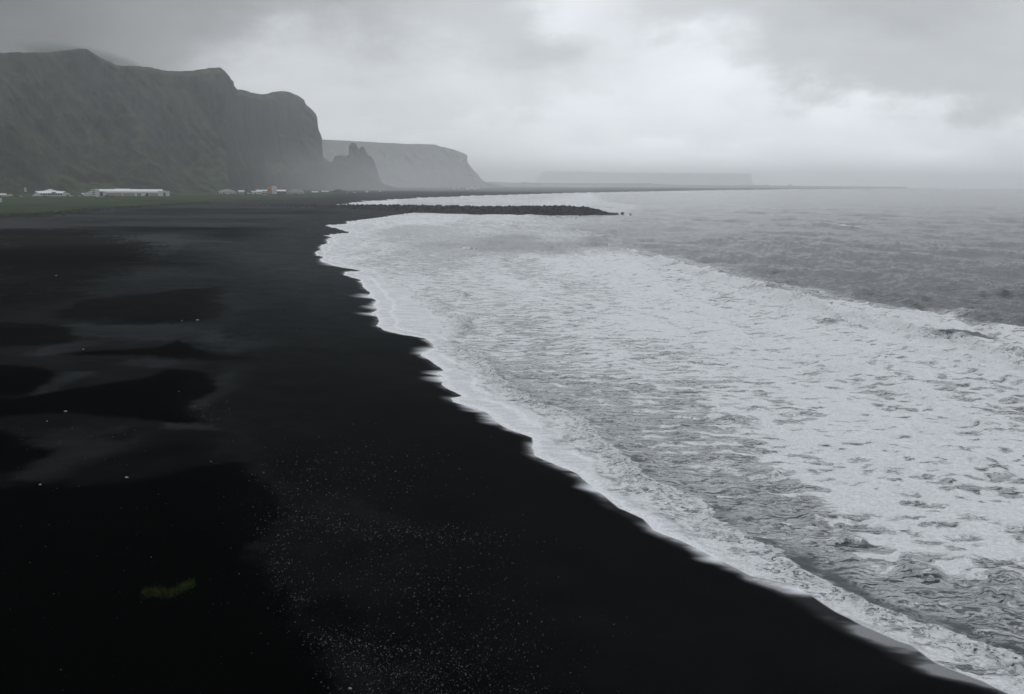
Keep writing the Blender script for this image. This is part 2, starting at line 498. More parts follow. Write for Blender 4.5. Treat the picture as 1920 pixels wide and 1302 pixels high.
cov = num / den; lace = num2 / den
cov = cov - .20 * (1 - sstep(462, 492, PY)) * sstep(640, 760, PX) * (1 - sstep(.55, .95, cov)) * sstep(.12, .3, cov)
cov = cov + .09 * sstep(880, 1000, PY) * (1 - sstep(.35, .6, cov))
cov = cov + .07 * (PY > 480) * sstep(.5, .7, cov)
far_open = 1 - np.clip(den * 4000, 0, 1)
cov = cov * (1 - far_open) + np.where(PY > 560, .62, .1) * far_open
# low broken lines of surf running with the breakers
ow = W(OUTER)[[5, 16]]; dv = ow[1] - ow[0]; dv = dv / np.hypot(*dv)
uu = XG * dv[0] + YG * dv[1]; vv = -XG * dv[1] + YG * dv[0]
bars = fbm(uu / 34 + 5, vv / 6.5, 58, 4) - .5
inz = sstep(.35, .6, cov) * sstep(5, 25, depth) * (YG < 700)
cov = cov + bars * .62 * inz
ZW += (sstep(-.05, .25, bars) * .38 * inz).astype(np.float32)
# the seaward limit of the surf is sharp
zp = W(SURFZONE)
zd, _, _ = polydist(XG + jx * 2, YG + jy * 3, zp, True)
zin = inside(XG + jx * 2, YG + jy * 3, zp)
zsd = np.where(zin, zd, -zd) + (fbm(XG / 11, YG / 8, 57, 4) - .5) * 14
zs = sstep(-4.5, 3.5, zsd)
limit = (PX > 1140) & (PY > 440)
cov = np.where(limit, cov * zs + (np.minimum(cov, 0.12) + .30 * np.exp(np.minimum(zsd, 0) / 9.0)) * (1 - zs), cov)
cov = np.where(limit & zin, np.maximum(cov, 0.0) + 0.12 * (1 - sstep(0, 8, zd)), cov)
cov += (fbm(XG / 28, YG / 28, 51, 3) - .5) * 0.26 * sstep(.15, .45, cov)
cov += (fbm(XG / 9, YG / 7, 53, 4) - .5) * 0.55 * sstep(.2, .5, cov) * (.35 + .65 * sstep(560, 760, PY))

# outer breaker
OUT = W(OUTER)
od, os_, oa = polydist(XG + (fbm(XG / 9, YG / 9, 71, 3) - .5) * 9, YG + (fbm(XG / 9 + 9, YG / 9, 72, 3) - .5) * 9, OUT)
sd = np.where(os_ > 0, od, -od)              # + seaward (left of the run)
chk = polydist(np.array([at(1600, 480)[0]]), np.array([at(1600, 480)[1]]), OUT)[1][0]
sd = sd * chk
amp = 1.35 * sstep(0.05, 0.30, oa) * (1 - 0.35 * sstep(0.9, 1, oa)) * (0.25 + 1.2 * fbm(oa * 30, oa * 0, 6, 3))
bump1 = np.where(sd > 0, np.exp(-(sd / 5.5) ** 2), np.exp(-(sd / 2.0) ** 2))
ZW += amp * bump1
tumble = np.exp(-((sd + 3.2) / 3.6) ** 2) * sstep(0.12, 0.34, oa)
ZW += tumble * (0.35 + 1.6 * (fbm(XG / 1.5, YG / 2.4, 14, 3) - .35)) * 0.75 * (0.6 + .4 * sstep(.3, .5, oa))
cov = np.maximum(cov, np.exp(-((sd + 4.0) / (3.5 + 4 * fbm(oa * 22, oa * 0, 66, 3))) ** 2) * 1.12 * sstep(0.1, 0.32, oa))
cov = np.where((sd > 0.8) & (sd < 6) & (PX < 1560), np.minimum(cov, 0.35), cov)
# open face of the curl at the right
cfx, cfy = at(1808, 638)
curl = np.exp(-((XG - cfx - (YG - cfy) * -.25) / 4.2) ** 2 - ((YG - cfy) / 4.0) ** 2) * (.7 + .6 * fbm(XG / 1.2, YG / 2, 15, 3))
ZW += curl * 0.7
cov = cov * (1 - 1.0 * np.clip(curl * 1.5, 0, 1))
for (a, b, r, h) in [(1330, 516, 4, .5), (1265, 500, 3, .35), (1412, 545, 3, .4), (1560, 605, 2.5, .4)]:
    cx, cy = at(a, b); g = np.exp(-((XG - cx) / r) ** 2 - ((YG - cy) / r) ** 2)
    cov -= g * 0.7


def swell(px0, py0, px1, py1, h, w, edge=0.0, wob=4):
    """a separate crest; edge > 0 whitens its lip"""
    global ZW, cov
    a = np.array(at(px0, py0)); b = np.array(at(px1, py1))
    t = b - a; L = np.hypot(*t); t = t / L; n = np.array([-t[1], t[0]])
    wx = XG - a[0]; wy = YG - a[1]
    u = (wx * t[0] + wy * t[1]) / L; v = wx * n[0] + wy * n[1] + (fbm(XG / 20, YG / 20, int(px0), 3) - .5) * wob * 2
    if n[1] < 0: v = -v
    g = np.where(v > 0, np.exp(-(v / (w * 1.5)) ** 2), np.exp(-(v / (w * .55)) ** 2)) * np.exp(-((u - .5) / .36) ** 4)
    ZW += h * g * (0.7 + 0.6 * vn(u * 9, u * 0 + px0, 8))
    cov = np.where(g > 0.2, cov * (1 - (0.35 + .25 * (YG > 150)) * sstep(.2, .7, g) * (v < w * .4)), cov)
    if edge: cov = cov + edge * np.exp(-((v + w * 0.15) / (w * .3)) ** 2) * np.exp(-((u - .5) / .3) ** 4) * (vn(u * 30, u * 0, 2) > .35)


swell(1700, 541, 1850, 540, .8, 4.5)
swell(1800, 552, 2060, 547, 1.5, 5, 0.0)
swell(1525, 418, 1650, 436, 1.5, 9, .85)
swell(1320, 452, 1370, 450, .8, 6, .3)
swell(1430, 392, 1480, 395, .8, 14, .7)
swell(1640, 404, 1680, 406, .5, 9, .5)
swell(855, 465, 900, 468, 1.0, 5, 1.1)
swell(880, 482, 905, 480, .6, 4, .6)
swell(930, 418, 975, 428, .9, 6, .9)
swell(1085, 438, 1165, 446, .9, 7, .4)
swell(1010, 405, 1100, 412, .6, 8, .3)
swell(850, 548, 885, 560, .5, 3, .5)
swell(1250, 782, 1315, 790, .3, 1.6, 1.1, 1)
swell(1370, 700, 1450, 708, .4, 2.2, .6, 2)
swell(1150, 728, 1250, 735, .35, 2.4, .2, 2)
swell(1300, 770, 1420, 800, .4, 3, .2, 2)
swell(1395, 888, 1480, 900, .4, 2, .2, 1)
swell(1480, 960, 1560, 985, .4, 1.6, .2, 1)
swell(1675, 1080, 1780, 1085, .45, 1.1, .2, .5)
swell(1820, 1112, 1930, 1132, .40, 1.0, .2, .5)
swell(1560, 1010, 1640, 1020, .35, 1.3, .2, .6)
swell(1690, 770, 1760, 830, .35, 2.2, .9, 1)
swell(1770, 830, 1910, 905, .45, 2.0, .9, 1)

# shore break
INN = W(INNER)
idd, is_, ia = polydist(XG + (fbm(XG / 6, YG / 6, 81, 4) - .5) * 6.5 * np.clip(YG / 200, .3, 1), YG + (fbm(XG / 6, YG / 6 + 9, 82, 4) - .5) * 6.5 * np.clip(YG / 200, .3, 1), INN)
c2 = polydist(np.array([at(1500, 800)[0]]), np.array([at(1500, 800)[1]]), INN)[1][0]
sd2 = np.where(is_ > 0, idd, -idd) * c2 + (fbm(XG / 1.4, YG / 1.4, 83, 4) - .5) * 1.6
near = sstep(0.10, 0.45, ia)
gap = sstep(.22, .62, fbm(ia * 17, ia * 0 + 3, 46, 3))
amp2 = (0.08 + 0.26 * near) * (.35 + .65 * gap) * (0.5 + 0.8 * vn(ia * 60, ia * 0, 16)) * sstep(0.0, 0.03, ia)
ZW += amp2 * np.where(sd2 > 0, np.exp(-(sd2 / 1.6) ** 2), np.exp(-(sd2 / 0.8) ** 2))
rollw = (0.9 + 1.7 * near) * (.6 + .8 * fbm(ia * 40, ia * 0, 47, 3))
roll = np.exp(-(np.minimum(sd2 + 0.1, 0) / rollw) ** 2) * sstep(-rollw * 2.5, 0, sd2) * (1 - sstep(-0.1, 0.6, sd2))
ZW += roll * (0.16 + 0.55 * (fbm(XG / 0.55, YG / 0.7, 24, 4, .6) - .42)) * (0.05 + .42 * near) * (.4 + .6 * gap)
behind = np.exp(-((sd2 - 1.0) / 0.9) ** 2) * (.45 + .55 * gap) * (.25 + .75 * sstep(.35, .6, fbm(XG / 2.2, YG / 1.6, 48, 3)))
cov = cov * (1 - (0.22 + .33 * near) * behind)
cov = np.where((sd2 < 0.3) & (sd2 > -rollw * 1.6), np.maximum(cov, 0.98 - 0.12 * near + .16 * near * (sd2 < -rollw)), cov)
lace = lace * (1 - roll)
turb = np.clip(np.maximum(roll * (.3 + .7 * near), tumble * .7), 0, 1)

# smooth sheet of wash between the shore break and the sand
wash = np.where(depth > -3, 1.0, 0.0) * (sd2 < 0) * sstep(0, rollw * .5, -sd2 - rollw * 1.1) * (PY > 500)
wash = np.maximum(wash, (1 - sstep(1.0, 5.0 + YG * .02, depth)) * (PY <= 640))
wash = wash * (depth < 60)
# thickness: bright lips at the very edge
lip = np.exp(-(np.maximum(depth, 0) / 0.6) ** 2) + np.exp(-((depth - 2.4 - 1.8 * fbm(XG / 9, YG / 9, 31, 2)) / 0.35) ** 2) * .8
thin = 0.62 + 0.45 * lip + (fbm(XG / 3.0, YG / 0.55, 41, 4) - .5) * 0.55
thin -= 0.30 * sstep(1180, 1500, PX) * (1 - .5 * lip)
cov = np.where(wash > 0.02, cov * (1 - wash) + wash * np.clip(thin + .12, 0, 1.1), cov)
cov = np.clip(cov, 0, 1.3)
edgefade = sstep(0.0, 2.5, depth)
ZW = np.where(depth > 0, ZW * edgefade + 0.02, 0.02 - 0.03 * np.minimum(-depth, 3))
ZW = ZW * 1.0

del jx, jy, zd, zin, od, idd
print('fields done')

# ================================================================== MATERIALS OF THE SETTING
def sand_material():
    m, nt, b = mat('black_sand')
    geo = nt.nodes.new('ShaderNodeNewGeometry'); pos = geo.outputs['Position']
    t = attr(nt, 'tone'); g = attr(nt, 'grass'); w = attr(nt, 'wet'); ws = attr(nt, 'wash'); vg = attr(nt, 'veg'); dm = attr(nt, 'damp')
    n1 = N(nt, noise(nt, pos, 0.22, 8, 0.62, 0.4).outputs[0])
    n2 = (N(nt, noise(nt, pos, 6.0, 6, 0.8).outputs[0]) - .5) * 1.8 + .5
    n3 = N(nt, noise(nt, vecmul(nt, pos, (1.0, 0.35, 1)), 0.9, 6, 0.7, 1.6).outputs[0])
    rough_ = 1 - dm * 0.8
    tt = (t + (n1 - 0.5) * 0.55 * rough_ * t.pw(0.5) + (n2 - 0.5) * 1.0 * rough_ * t).clamp()
    tt = tt * (1 - (n3.step(0.56, 0.64)) * vg * 0.55)
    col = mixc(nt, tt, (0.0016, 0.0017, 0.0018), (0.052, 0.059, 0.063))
    brown = N(nt, noise(nt, pos, 0.05, 3).outputs[0]).step(0.5, 0.7)
    col = mixc(nt, brown * 0.4 * tt, col, (0.020, 0.017, 0.015))
    # meadow
    gn = N(nt, noise(nt, vecmul(nt, pos, (1, 0.5, 1)), 0.02, 6, 0.65, 0.5).outputs[0]).step(0.35, 0.7)
    gcol = mixc(nt, gn, (0.032, 0.050, 0.034), (0.072, 0.094, 0.052))
    gm = g * (N(nt, noise(nt, pos, 0.05, 6, 0.7).outputs[0]).step(0.3, 0.5) * 0.6 + 0.4)
    col = mixc(nt, gm, col, gcol)
    wcol = mixc(nt, ws.step(0.12, 0.75), col, (0.62, 0.65, 0.68))
    nt.links.new(wcol, b.inputs['Base Color'])
    r = (0.95 - w * 0.68)
    nt.links.new(r.k, b.inputs['Roughness'])
    s = (w * 0.48)
    nt.links.new(s.k, b.inputs['Specular IOR Level'])
    b.inputs['Specular Tint'].default_value = (.82, .92, 1, 1)
    bp = nt.nodes.new('ShaderNodeBump'); bp.inputs['Distance'].default_value = 0.05; bp.inputs['Strength'].default_value = 0.35
    hh = n2 * rough_ * (1 - w.clamp())
    nt.links.new(hh.k, bp.inputs['Height']); nt.links.new(bp.outputs[0], b.inputs['Normal'])
    return m


def water_material():
    m, nt, b = mat('sea_water_and_foam')
    geo = nt.nodes.new('ShaderNodeNewGeometry'); pos = geo.outputs['Position']
    c = attr(nt, 'cover'); l = attr(nt, 'lace').clamp(); ws = attr(nt, 'wash').clamp(); tb = attr(nt, 'turb').clamp(); sh = attr(nt, 'shallow')
    flat = vecmul(nt, pos, (1, 1, 0.5))
    wn = noise(nt, flat, 0.30, 3, 0.5)
    wpos = vecadd_scaled(nt, flat, wn.outputs['Color'], 3.8)
    wn2 = noise(nt, flat, 1.6, 3, 0.6)
    wpos = vecadd_scaled(nt, wpos, wn2.outputs['Color'], 0.55)
    n1 = N(nt, noise(nt, vecmul(nt, wpos, (0.38, 1.0, 1)), 0.62, 8, 0.74, 0.3).outputs[0])
    n1 = (n1 - 0.5) * 2.9 + 0.5
    vo = nt.nodes.new('ShaderNodeTexVoronoi'); vo.feature = 'SMOOTH_F1'; vo.inputs['Smoothness'].default_value = 0.25
    vo.inputs['Scale'].default_value = 0.62
    nt.links.new(vecmul(nt, wpos, (0.62, 1.0, 1)), vo.inputs['Vector'])
    v = N(nt, vo.outputs['Distance'])
    n2 = N(nt, noise(nt, wpos, 1.9, 5, 0.65).outputs[0])
    V = (v - 0.42) * 1.7 + 0.5 + (n2 - 0.5) * 0.9
    M = n1 * (1 - l * 0.55) + V * l * 0.55
    # turbulent roller: small lumps with dark pits
    n3 = N(nt, noise(nt, vecmul(nt, wpos, (0.8, 1, 1)), 2.3, 6, 0.66, 0.6).outputs[0])
    M = M * (1 - tb * 0.8) + ((n3 - 0.5) * 4.4 + 0.60) * tb * 0.8
    # long thin streaks of spent foam drawn out by the wind
    st = N(nt, noise(nt, vecmul(nt, wpos, (0.28, 1.25, 1)), 1.1, 5, 0.62, 1.0).outputs[0])
    ridge = 1 - (((st - 0.5)._m('ABSOLUTE')) * 9.0).clamp()
    T = 0.98 - c * 0.66 + (1 - c * 3.2).clamp() * 0.30
    f = (M - T + 0.0).step(-0.10, 0.13)
    veins = ridge * (c - 0.2).clamp().step(0.0, 0.2) * 0.75
    f = f.maxi(veins * (1 - ws))
    fw = (c * 1.05 + (n1 - 0.5) * 0.12).clamp()
    f = f * (1 - ws) + fw * ws
    f = f.clamp()
    thick = N(nt, noise(nt, wpos, 3.2, 5, 0.7).outputs[0])
    foamc = mixc(nt, (thick.step(0.3, 0.7)), (0.60, 0.625, 0.645), (0.90, 0.92, 0.94))
    foam = nt.nodes.new('ShaderNodeBsdfPrincipled')
    nt.links.new(foamc, foam.inputs['Base Color'])
    foam.inputs['Roughness'].default_value = 0.75; foam.inputs['Specular IOR Level'].default_value = 0.25
    wcol = mixc(nt, sh.clamp(), (0.006, 0.013, 0.022), (0.044, 0.060, 0.070))
    nt.links.new(wcol, b.inputs['Base Color'])
    b.inputs['Roughness'].default_value = 0.16; b.inputs['IOR'].default_value = 1.333; b.inputs['Specular IOR Level'].default_value = 0.30
    # ripples
    r1 = N(nt, noise(nt, vecmul(nt, flat, (0.45, 1.2, 1)), 0.85, 7, 0.66, 0.2).outputs[0])
    r2 = N(nt, noise(nt, vecmul(nt, flat, (0.5, 1.2, 1)), 0.22, 4, 0.55, 0.0).outputs[0])
    hgt = r1 * 0.70 + r2 * 0.42
    bp = nt.nodes.new('ShaderNodeBump'); bp.inputs['Distance'].default_value = 1.0; bp.inputs['Strength'].default_value = 0.95
    nt.links.new((hgt * (1 - ws * 0.93)).k, bp.inputs['Height'])
    nt.links.new(bp.outputs[0], b.inputs['Normal'])
    bf = nt.nodes.new('ShaderNodeBump'); bf.inputs['Distance'].default_value = 1.0; bf.inputs['Strength'].default_value = 0.8
    n4 = N(nt, noise(nt, flat, 0.55, 5, 0.6, 0.4).outputs[0])
    hf = (hgt * 0.6 + f * 0.10 + thick * 0.10 + n3 * 0.25 * tb + n4 * 1.1 * tb) * (1 - ws * 0.9)
    nt.links.new(hf.k, bf.inputs['Height']); nt.links.new(bf.outputs[0], foam.inputs['Normal'])
    mx = nt.nodes.new('ShaderNodeMixShader')
    nt.links.new(f.k, mx.inputs[0]); nt.links.new(b.outputs[0], mx.inputs[1]); nt.links.new(foam.outputs[0], mx.inputs[2])
    out = [n for n in nt.nodes if n.type == 'OUTPUT_MATERIAL'][0]
    nt.links.new(mx.outputs[0], out.inputs['Surface'])
    return m


def hill_material(name, gmul=1.0, rock=(0.030, 0.034, 0.036)):
    m, nt, b = mat(name)
    geo = nt.nodes.new('ShaderNodeNewGeometry'); pos = geo.outputs['Position']
    sep = nt.nodes.new('ShaderNodeSeparateXYZ'); nt.links.new(geo.outputs['Normal'], sep.inputs[0])
    nz = N(nt, sep.outputs[2])
    n1 = N(nt, noise(nt, pos, 0.012, 8, 0.68, 0.4).outputs[0])
    n2 = N(nt, noise(nt, vecmul(nt, pos, (1, 1, 0.25)), 0.03, 8, 0.7).outputs[0])
    n0 = N(nt, noise(nt, pos, 0.0035, 5, 0.6, 0.6).outputs[0]).step(0.32, 0.68)
    turf = (nz + (n0 - 0.5) * 0.5 + (n1 - 0.5) * 1.1).step(0.34, 0.70)
    gcol = mixc(nt, n2.step(0.35, 0.65), (0.010 * gmul, 0.020 * gmul, 0.011 * gmul), (0.078 * gmul, 0.118 * gmul, 0.056 * gmul))
    rcol = mixc(nt, n2.step(0.35, 0.65), tuple(c * 0.28 for c in rock), tuple(c * 1.4 for c in rock))
    nt.links.new(mixc(nt, n0 * 0.35, mixc(nt, turf * (1 - attr(nt, 'rock') * .9), rcol, gcol), (0.008, 0.013, 0.010)), b.inputs['Base Color'])
    b.inputs['Roughness'].default_value = 1.0; b.inputs['Specular IOR Level'].default_value = 0.05
    bp = nt.nodes.new('ShaderNodeBump'); bp.inputs['Distance'].default_value = 16.0; bp.inputs['Strength'].default_value = 0.9
    nt.links.new(n2.k, bp.inputs['Height']); nt.links.new(bp.outputs[0], b.inputs['Normal'])
    return m


M_SAND = sand_material(); M_WATER = water_material()
M_HILL = hill_material('turf_and_rock')
M_FARHILL = hill_material('far_turf_and_rock', 0.8)
M_BASALT = simple('wet_basalt', (0.034, 0.037, 0.040), 0.8, 0.3, 0.85, 0.45)
M_WHITE = simple('white_paint', (0.50, 0.52, 0.53), 0.6, 0.3, 0.06, 0.4)
M_ROOFW = simple('white_sheet_roof', (0.66, 0.68, 0.70), 0.45, 0.4, 0.05, 0.3)
M_ROOFG = simple('grey_sheet_roof', (0.42, 0.44, 0.46), 0.5, 0.4, 0.1, 0.3)
M_TAN = simple('tan_door_panel', (0.30, 0.25, 0.21), 0.7, 0.3, 0.1, 0.5)
M_GLASS = simple('dark_window_glass', (0.03, 0.035, 0.04), 0.15, 0.6, 0.1, 0.5)
M_GREY = simple('grey_wall_sheet', (0.10, 0.105, 0.11), 0.7, 0.3, 0.1, 0.5)
M_ORANGE = simple('faded_orange_steel', (0.36, 0.17, 0.085), 0.6, 0.3, 0.12, 0.4)
M_TYRE = simple('tyre_rubber', (0.02, 0.02, 0.02), 0.9, 0.2, 0.1, 4)
M_DARKCAR = simple('dark_car_paint', (0.03, 0.035, 0.04), 0.3, 0.5, 0.05, 1)
M_SILVER = simple('silver_car_paint', (0.45, 0.47, 0.49), 0.3, 0.5, 0.05, 1)
M_SHRUB = simple('shrub_leaves', (0.030, 0.045, 0.028), 0.9, 0.1, 0.5, 1.2)
M_BARK = simple('shrub_stem', (0.06, 0.05, 0.04), 0.9, 0.1, 0.3, 3)
M_BLADE = simple('green_grass_blades', (0.024, 0.046, 0.009), 0.8, 0.15, 0.5, 2.0)
M_DUNE = simple('dune_grass_blades', (0.045, 0.058, 0.032), 0.9, 0.1, 0.5, 0.1)
M_STONE = simple('pale_stone', (0.24, 0.245, 0.25), 0.85, 0.3, 0.35, 6)
M_PEB = simple('grey_pebbles', (0.080, 0.084, 0.090), 0.8, 0.3, 0.95, 1.7)

# ================================================================== GROUND AND SEA
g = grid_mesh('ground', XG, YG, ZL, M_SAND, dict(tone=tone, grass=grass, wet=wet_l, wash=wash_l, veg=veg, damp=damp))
tag(g, 'black volcanic sand beach curving away to a green meadow at the left', 'beach', kind='structure')
keep = (S < 3.0)
wt = grid_mesh('water', XG, YG, ZW, M_WATER, dict(cover=cov, lace=lace, wash=wash, turb=turb, shallow=np.exp(-np.maximum(depth, 0) / 90.0) * 0.9 + .1 * (PY > 500)), keep=keep)
tag(wt, 'grey sea with white surf washing up the black sand', 'sea', kind='structure')


# ================================================================== HILLS
def hill(name, sil, foot, setback, label, mat_, prof=None, step=0.8, relief=1.0, zfoot=0.0, seed=1, back=900, nv=110, talus=0.36, rocky=0.6, foldamp=1.0):
    sil = np.array(sil, float)
    px = np.arange(sil[0, 0], sil[-1, 0] + step, step); py = np.interp(px, sil[:, 0], sil[:, 1])
    py = py + (vn(px / 3.1, px * 0, seed) - .5) * rocky * 1.4 + (vn(px / 9.0, px * 0, seed + 4) - .5) * rocky * 1.6
    Yf = np.interp(px, [f[0] for f in foot], [f[1] for f in foot])
    SB = np.interp(px, [f[0] for f in setback], [f[1] for f in setback])
    Yr = Yf + SB
    Xr, Zr = at_y(px, py, Yr)
    Zr = np.maximum(Zr, zfoot + 2)
    tanx = Xr / Yr
    big = fbm(px / 55, px * 0, seed + 10, 3)[None, :]
    t = np.linspace(0, 1.35, nv)[:, None]
    tal = talus + (big - .5) * 0.45
    prof_h = [0, .5, 1.0]
    # horizontal share u and vertical share h along the climb
    tf = np.clip(t, 0, 1)
    a = tf / 0.40; bq = (tf - 0.40) / 0.35; cq = (tf - 0.75) / 0.25
    uh = np.where(tf < .40, .50 * a, np.where(tf < .75, .50 + .16 * bq, .66 + .34 * cq))
    hh = np.where(tf < .40, tal * a ** 1.25, np.where(tf < .75, tal + (.90 - tal) * bq, .90 + .10 * np.sin(cq * math.pi / 2)))
    Yv = Yf + SB * uh
    Zv = zfoot + (Zr - zfoot) * hh
    bk = np.clip((t - 1) / .35, 0, 1)
    Yv = Yv + bk * back
    Zv = Zv * (1 - bk ** 1.6) + (zfoot - 1) * bk ** 1.6
    # gullies and buttresses: pushed in and out of the face
    xs = tanx * Yr
    face = np.sin(np.clip(tf, 0, 1) * math.pi) ** 0.7 * (t <= 1)
    gul = 1 - np.abs(2 * fbm(xs / 85 + Zv / 110, Zv / 300, seed + 20, 4, .55) - 1) * 2.2
    fold = fbm(xs / 330 + 3 * seed + Zv / 600, Zv / 900, seed + 30, 3) - .5
    fine = fbm(xs / 18, Zv / 40, seed + 40, 4, .6) - .5
    Yv = Yv - face * relief * (gul * 26 + fold * 230 * foldamp + fine * 16)
    ledge = fbm(xs / 160, Zv / 22, seed + 50, 3) - .5
    Yv = Yv + face * relief * ledge * 22
    Zv = Zv + (1 - bk) * (fbm(xs / 30, Yv / 30, seed + 60, 4) - .5) * 7 * relief * sstep(0.03, .2, tf) * (1 - sstep(.86, 1.0, tf))
    Xv = tanx * Yv
    # nothing in front may hide the surveyed skyline
    Zmax = H + (Zr - H) / Yr * Yv
    Zv = np.where(t <= 1, np.minimum(Zv, Zmax), Zv)
    rk = sstep(.42, .72, fbm(xs / 60 + Zv / 75, Zv / 150 + xs / 900, seed + 70, 5, .6)) * sstep(.1, .35, hh * 1.0 + (big - .5) * .5) * (1 - .7 * sstep(.9, 1.0, hh))
    rk = rk * .75 + .45 * sstep(.45, .6, fbm(xs / 420, Zv / 260, seed + 71, 3))
    o = grid_mesh(name, Xv, Yv, Zv, mat_, dict(rock=np.clip(rk, 0, 1)), smooth=True)
    tag(o, label, 'hill', kind='structure')
    return o


CLIFF = [(-520, 120), (-300, 108), (-120, 100), (0, 99), (60, 98.5), (90, 99), (104, 97), (125, 94), (150, 91.5), (163, 92), (175, 100), (195, 111), (215, 121), (222, 123.5), (260, 124), (285, 127), (305, 132),
         (335, 134), (360, 133), (386, 129), (390, 127.5), (412, 127), (420, 132), (430, 143), (434, 150), (438, 153), (439, 162), (445, 168), (462, 170.5), (470, 174), (495, 177.5), (510, 173), (528, 170.5), (541, 172),
         (557, 179), (570, 187), (573, 195), (585, 206), (592, 214), (595.5, 222), (595.6, 232), (597, 243), (602, 253), (604, 262), (604.8, 290), (608, 297), (630, 310), (660, 330), (700, 349), (722, 354)]
hill('hills', CLIFF, [(-520, 1900), (0, 1950), (250, 2150), (420, 2500), (560, 3500), (720, 4000)], [(-520, 750), (0, 750), (300, 620), (480, 420), (600, 300), (720, 240)],
     'long dark green mountain ridge with rock faces at the left, its top in cloud', M_HILL, seed=3, relief=1.0, talus=.34, step=0.7, nv=150)
SPUR = [(-520, 150), (-200, 175), (-60, 190), (0, 212), (30, 226), (62, 252), (85, 262), (110, 288), (150, 310), (190, 322), (250, 334), (310, 346), (350, 352), (395, 357)]
hill('hills', SPUR, [(-520, 1750), (0, 1760), (395, 2100)], [(-520, 330), (0, 300), (200, 200), (395, 60)],
     'green lower spur sloping down to the village at the far left', M_HILL, seed=9, relief=.55, talus=.55, rocky=.5, back=500, nv=90, foldamp=.6)
FAN = [(190, 352), (225, 330), (255, 312), (275, 297), (292, 306), (330, 322), (372, 336), (420, 350), (470, 358)]
hill('hills', FAN, [(190, 1990), (470, 2450)], [(190, 120), (290, 230), (470, 60)],
     'pale green scree fan at the foot of the dark cliff', M_HILL, seed=12, relief=.35, talus=.8, rocky=.3, back=300, nv=60, foldamp=.5)
APRON = [(400, 361), (470, 341), (540, 318), (600, 306), (640, 304), (680, 318), (720, 345), (760, 358)]
hill('hills', APRON, [(400, 2700), (560, 3300), (760, 3900)], [(400, 60), (600, 260), (760, 60)],
     'gentle green apron below the end of the cliff', M_HILL, seed=15, relief=.3, talus=.8, rocky=.3, back=300, nv=60, foldamp=.4)
PINN = [(600, 352), (612, 330), (622, 304), (628, 294), (636, 291), (651, 292.5), (654, 290), (654.5, 275), (657, 270), (662, 268), (667, 271), (671, 278), (673, 281), (676, 277), (679, 275), (683, 277), (687, 285), (690, 291), (696, 293),
        (702, 305), (706, 318), (711, 333), (718, 344), (728, 351), (738, 356)]
hill('hills', PINN, [(600, 4150), (738, 4250)], [(600, 90), (738, 90)],
     'jagged dark rock stack with two horns beyond the end of the ridge', hill_material('pinnacle_rock', .35, (0.03, 0.031, 0.035)), seed=18, relief=.55, talus=.2, rocky=.9, back=140, nv=70, step=.5, foldamp=.15)
HEAD = [(540, 258), (604, 262), (640, 263.5), (700, 267), (760, 270), (815, 271), (826, 275), (850, 280.5), (868, 287), (876, 291), (876.5, 305), (880, 309), (886, 318), (894, 325), (902, 336), (912, 342.5), (930, 346.5), (950, 350)]
hill('hills', HEAD, [(540, 7600), (760, 8200), (950, 9200)], [(540, 900), (800, 700), (950, 120)],
     'pale flat topped headland with a sheer end, middle distance', M_FARHILL, seed=22, relief=1.9, talus=.42, rocky=.35, back=1800, nv=110, step=.7)
LOWLAND = [(840, 349), (915, 340.5), (940, 342), (975, 343), (985, 340.6), (992, 343.2), (1060, 343.4), (1190, 344), (1215, 343.5), (1250, 346.5), (1300, 347.3), (1430, 347.8), (1438, 346.5), (1444, 348.3), (1476, 348.5), (1481, 345.5), (1487, 348.8), (1600, 350), (1700, 351)]
hill('hills', LOWLAND, [(840, 12500), (1250, 14500), (1700, 16000)], [(840, 400), (1700, 400)],
     'low dark strip of land along the horizon behind the far surf', M_FARHILL, seed=25, relief=.4, talus=.4, rocky=.12, back=1500, nv=40, foldamp=.3)
PLATEAU = [(995, 345), (1003, 341), (1010, 332), (1018, 323), (1022, 321.5), (1060, 322), (1120, 323.5), (1250, 325), (1400, 325.5), (1409, 326), (1410, 341), (1418, 347), (1426, 349)]
hill('hills', PLATEAU, [(995, 28300), (1426, 28500)], [(995, 1000), (1426, 1000)],
     'ghostly flat island plateau almost lost in haze on the horizon', M_FARHILL, seed=28, relief=1.2, talus=.3, rocky=.5, back=900, nv=40)


# ================================================================== BREAKWATER
def rock_verts(rs, s):
    """a blocky boulder: jittered cube corners plus raised face centres"""
    base = np.array([(x, y, z) for x in (-1, 1) for y in (-1, 1) for z in (-1, 1)], float) * .72
    cen = np.array([(1, 0, 0), (-1, 0, 0), (0, 1, 0), (0, -1, 0), (0, 0, 1), (0, 0, -1)], float) * .98
    v = np.vstack([base, cen]) * (1 + rs.uniform(-.25, .25, (14, 3)))
    a, b_, c = rs.uniform(0, 6.28, 3)
    R = np.array(Matrix.Rotation(a, 3, 'Z') @ Matrix.Rotation(b_, 3, 'X') @ Matrix.Rotation(c, 3, 'Y'))
    return (v * s * rs.uniform(.75, 1.25, 3)) @ R.T


_f = []
_ci = {(x, y, z): i for i, (x, y, z) in enumerate([(x, y, z) for x in (-1, 1) for y in (-1, 1) for z in (-1, 1)])}
for ci, (ax, sg) in enumerate(((0, 1), (0, -1), (1, 1), (1, -1), (2, 1), (2, -1))):
    o1, o2 = [k for k in (0, 1, 2) if k != ax]
    loop = []
    for p, q in ((-1, -1), (1, -1), (1, 1), (-1, 1)):
        k = [0, 0, 0]; k[ax] = sg; k[o1] = p; k[o2] = q; loop.append(_ci[tuple(k)])
    for j in range(4):
        tri = (loop[j], loop[(j + 1) % 4], 8 + ci)
        _f.append(tri)
ROCKF = _f


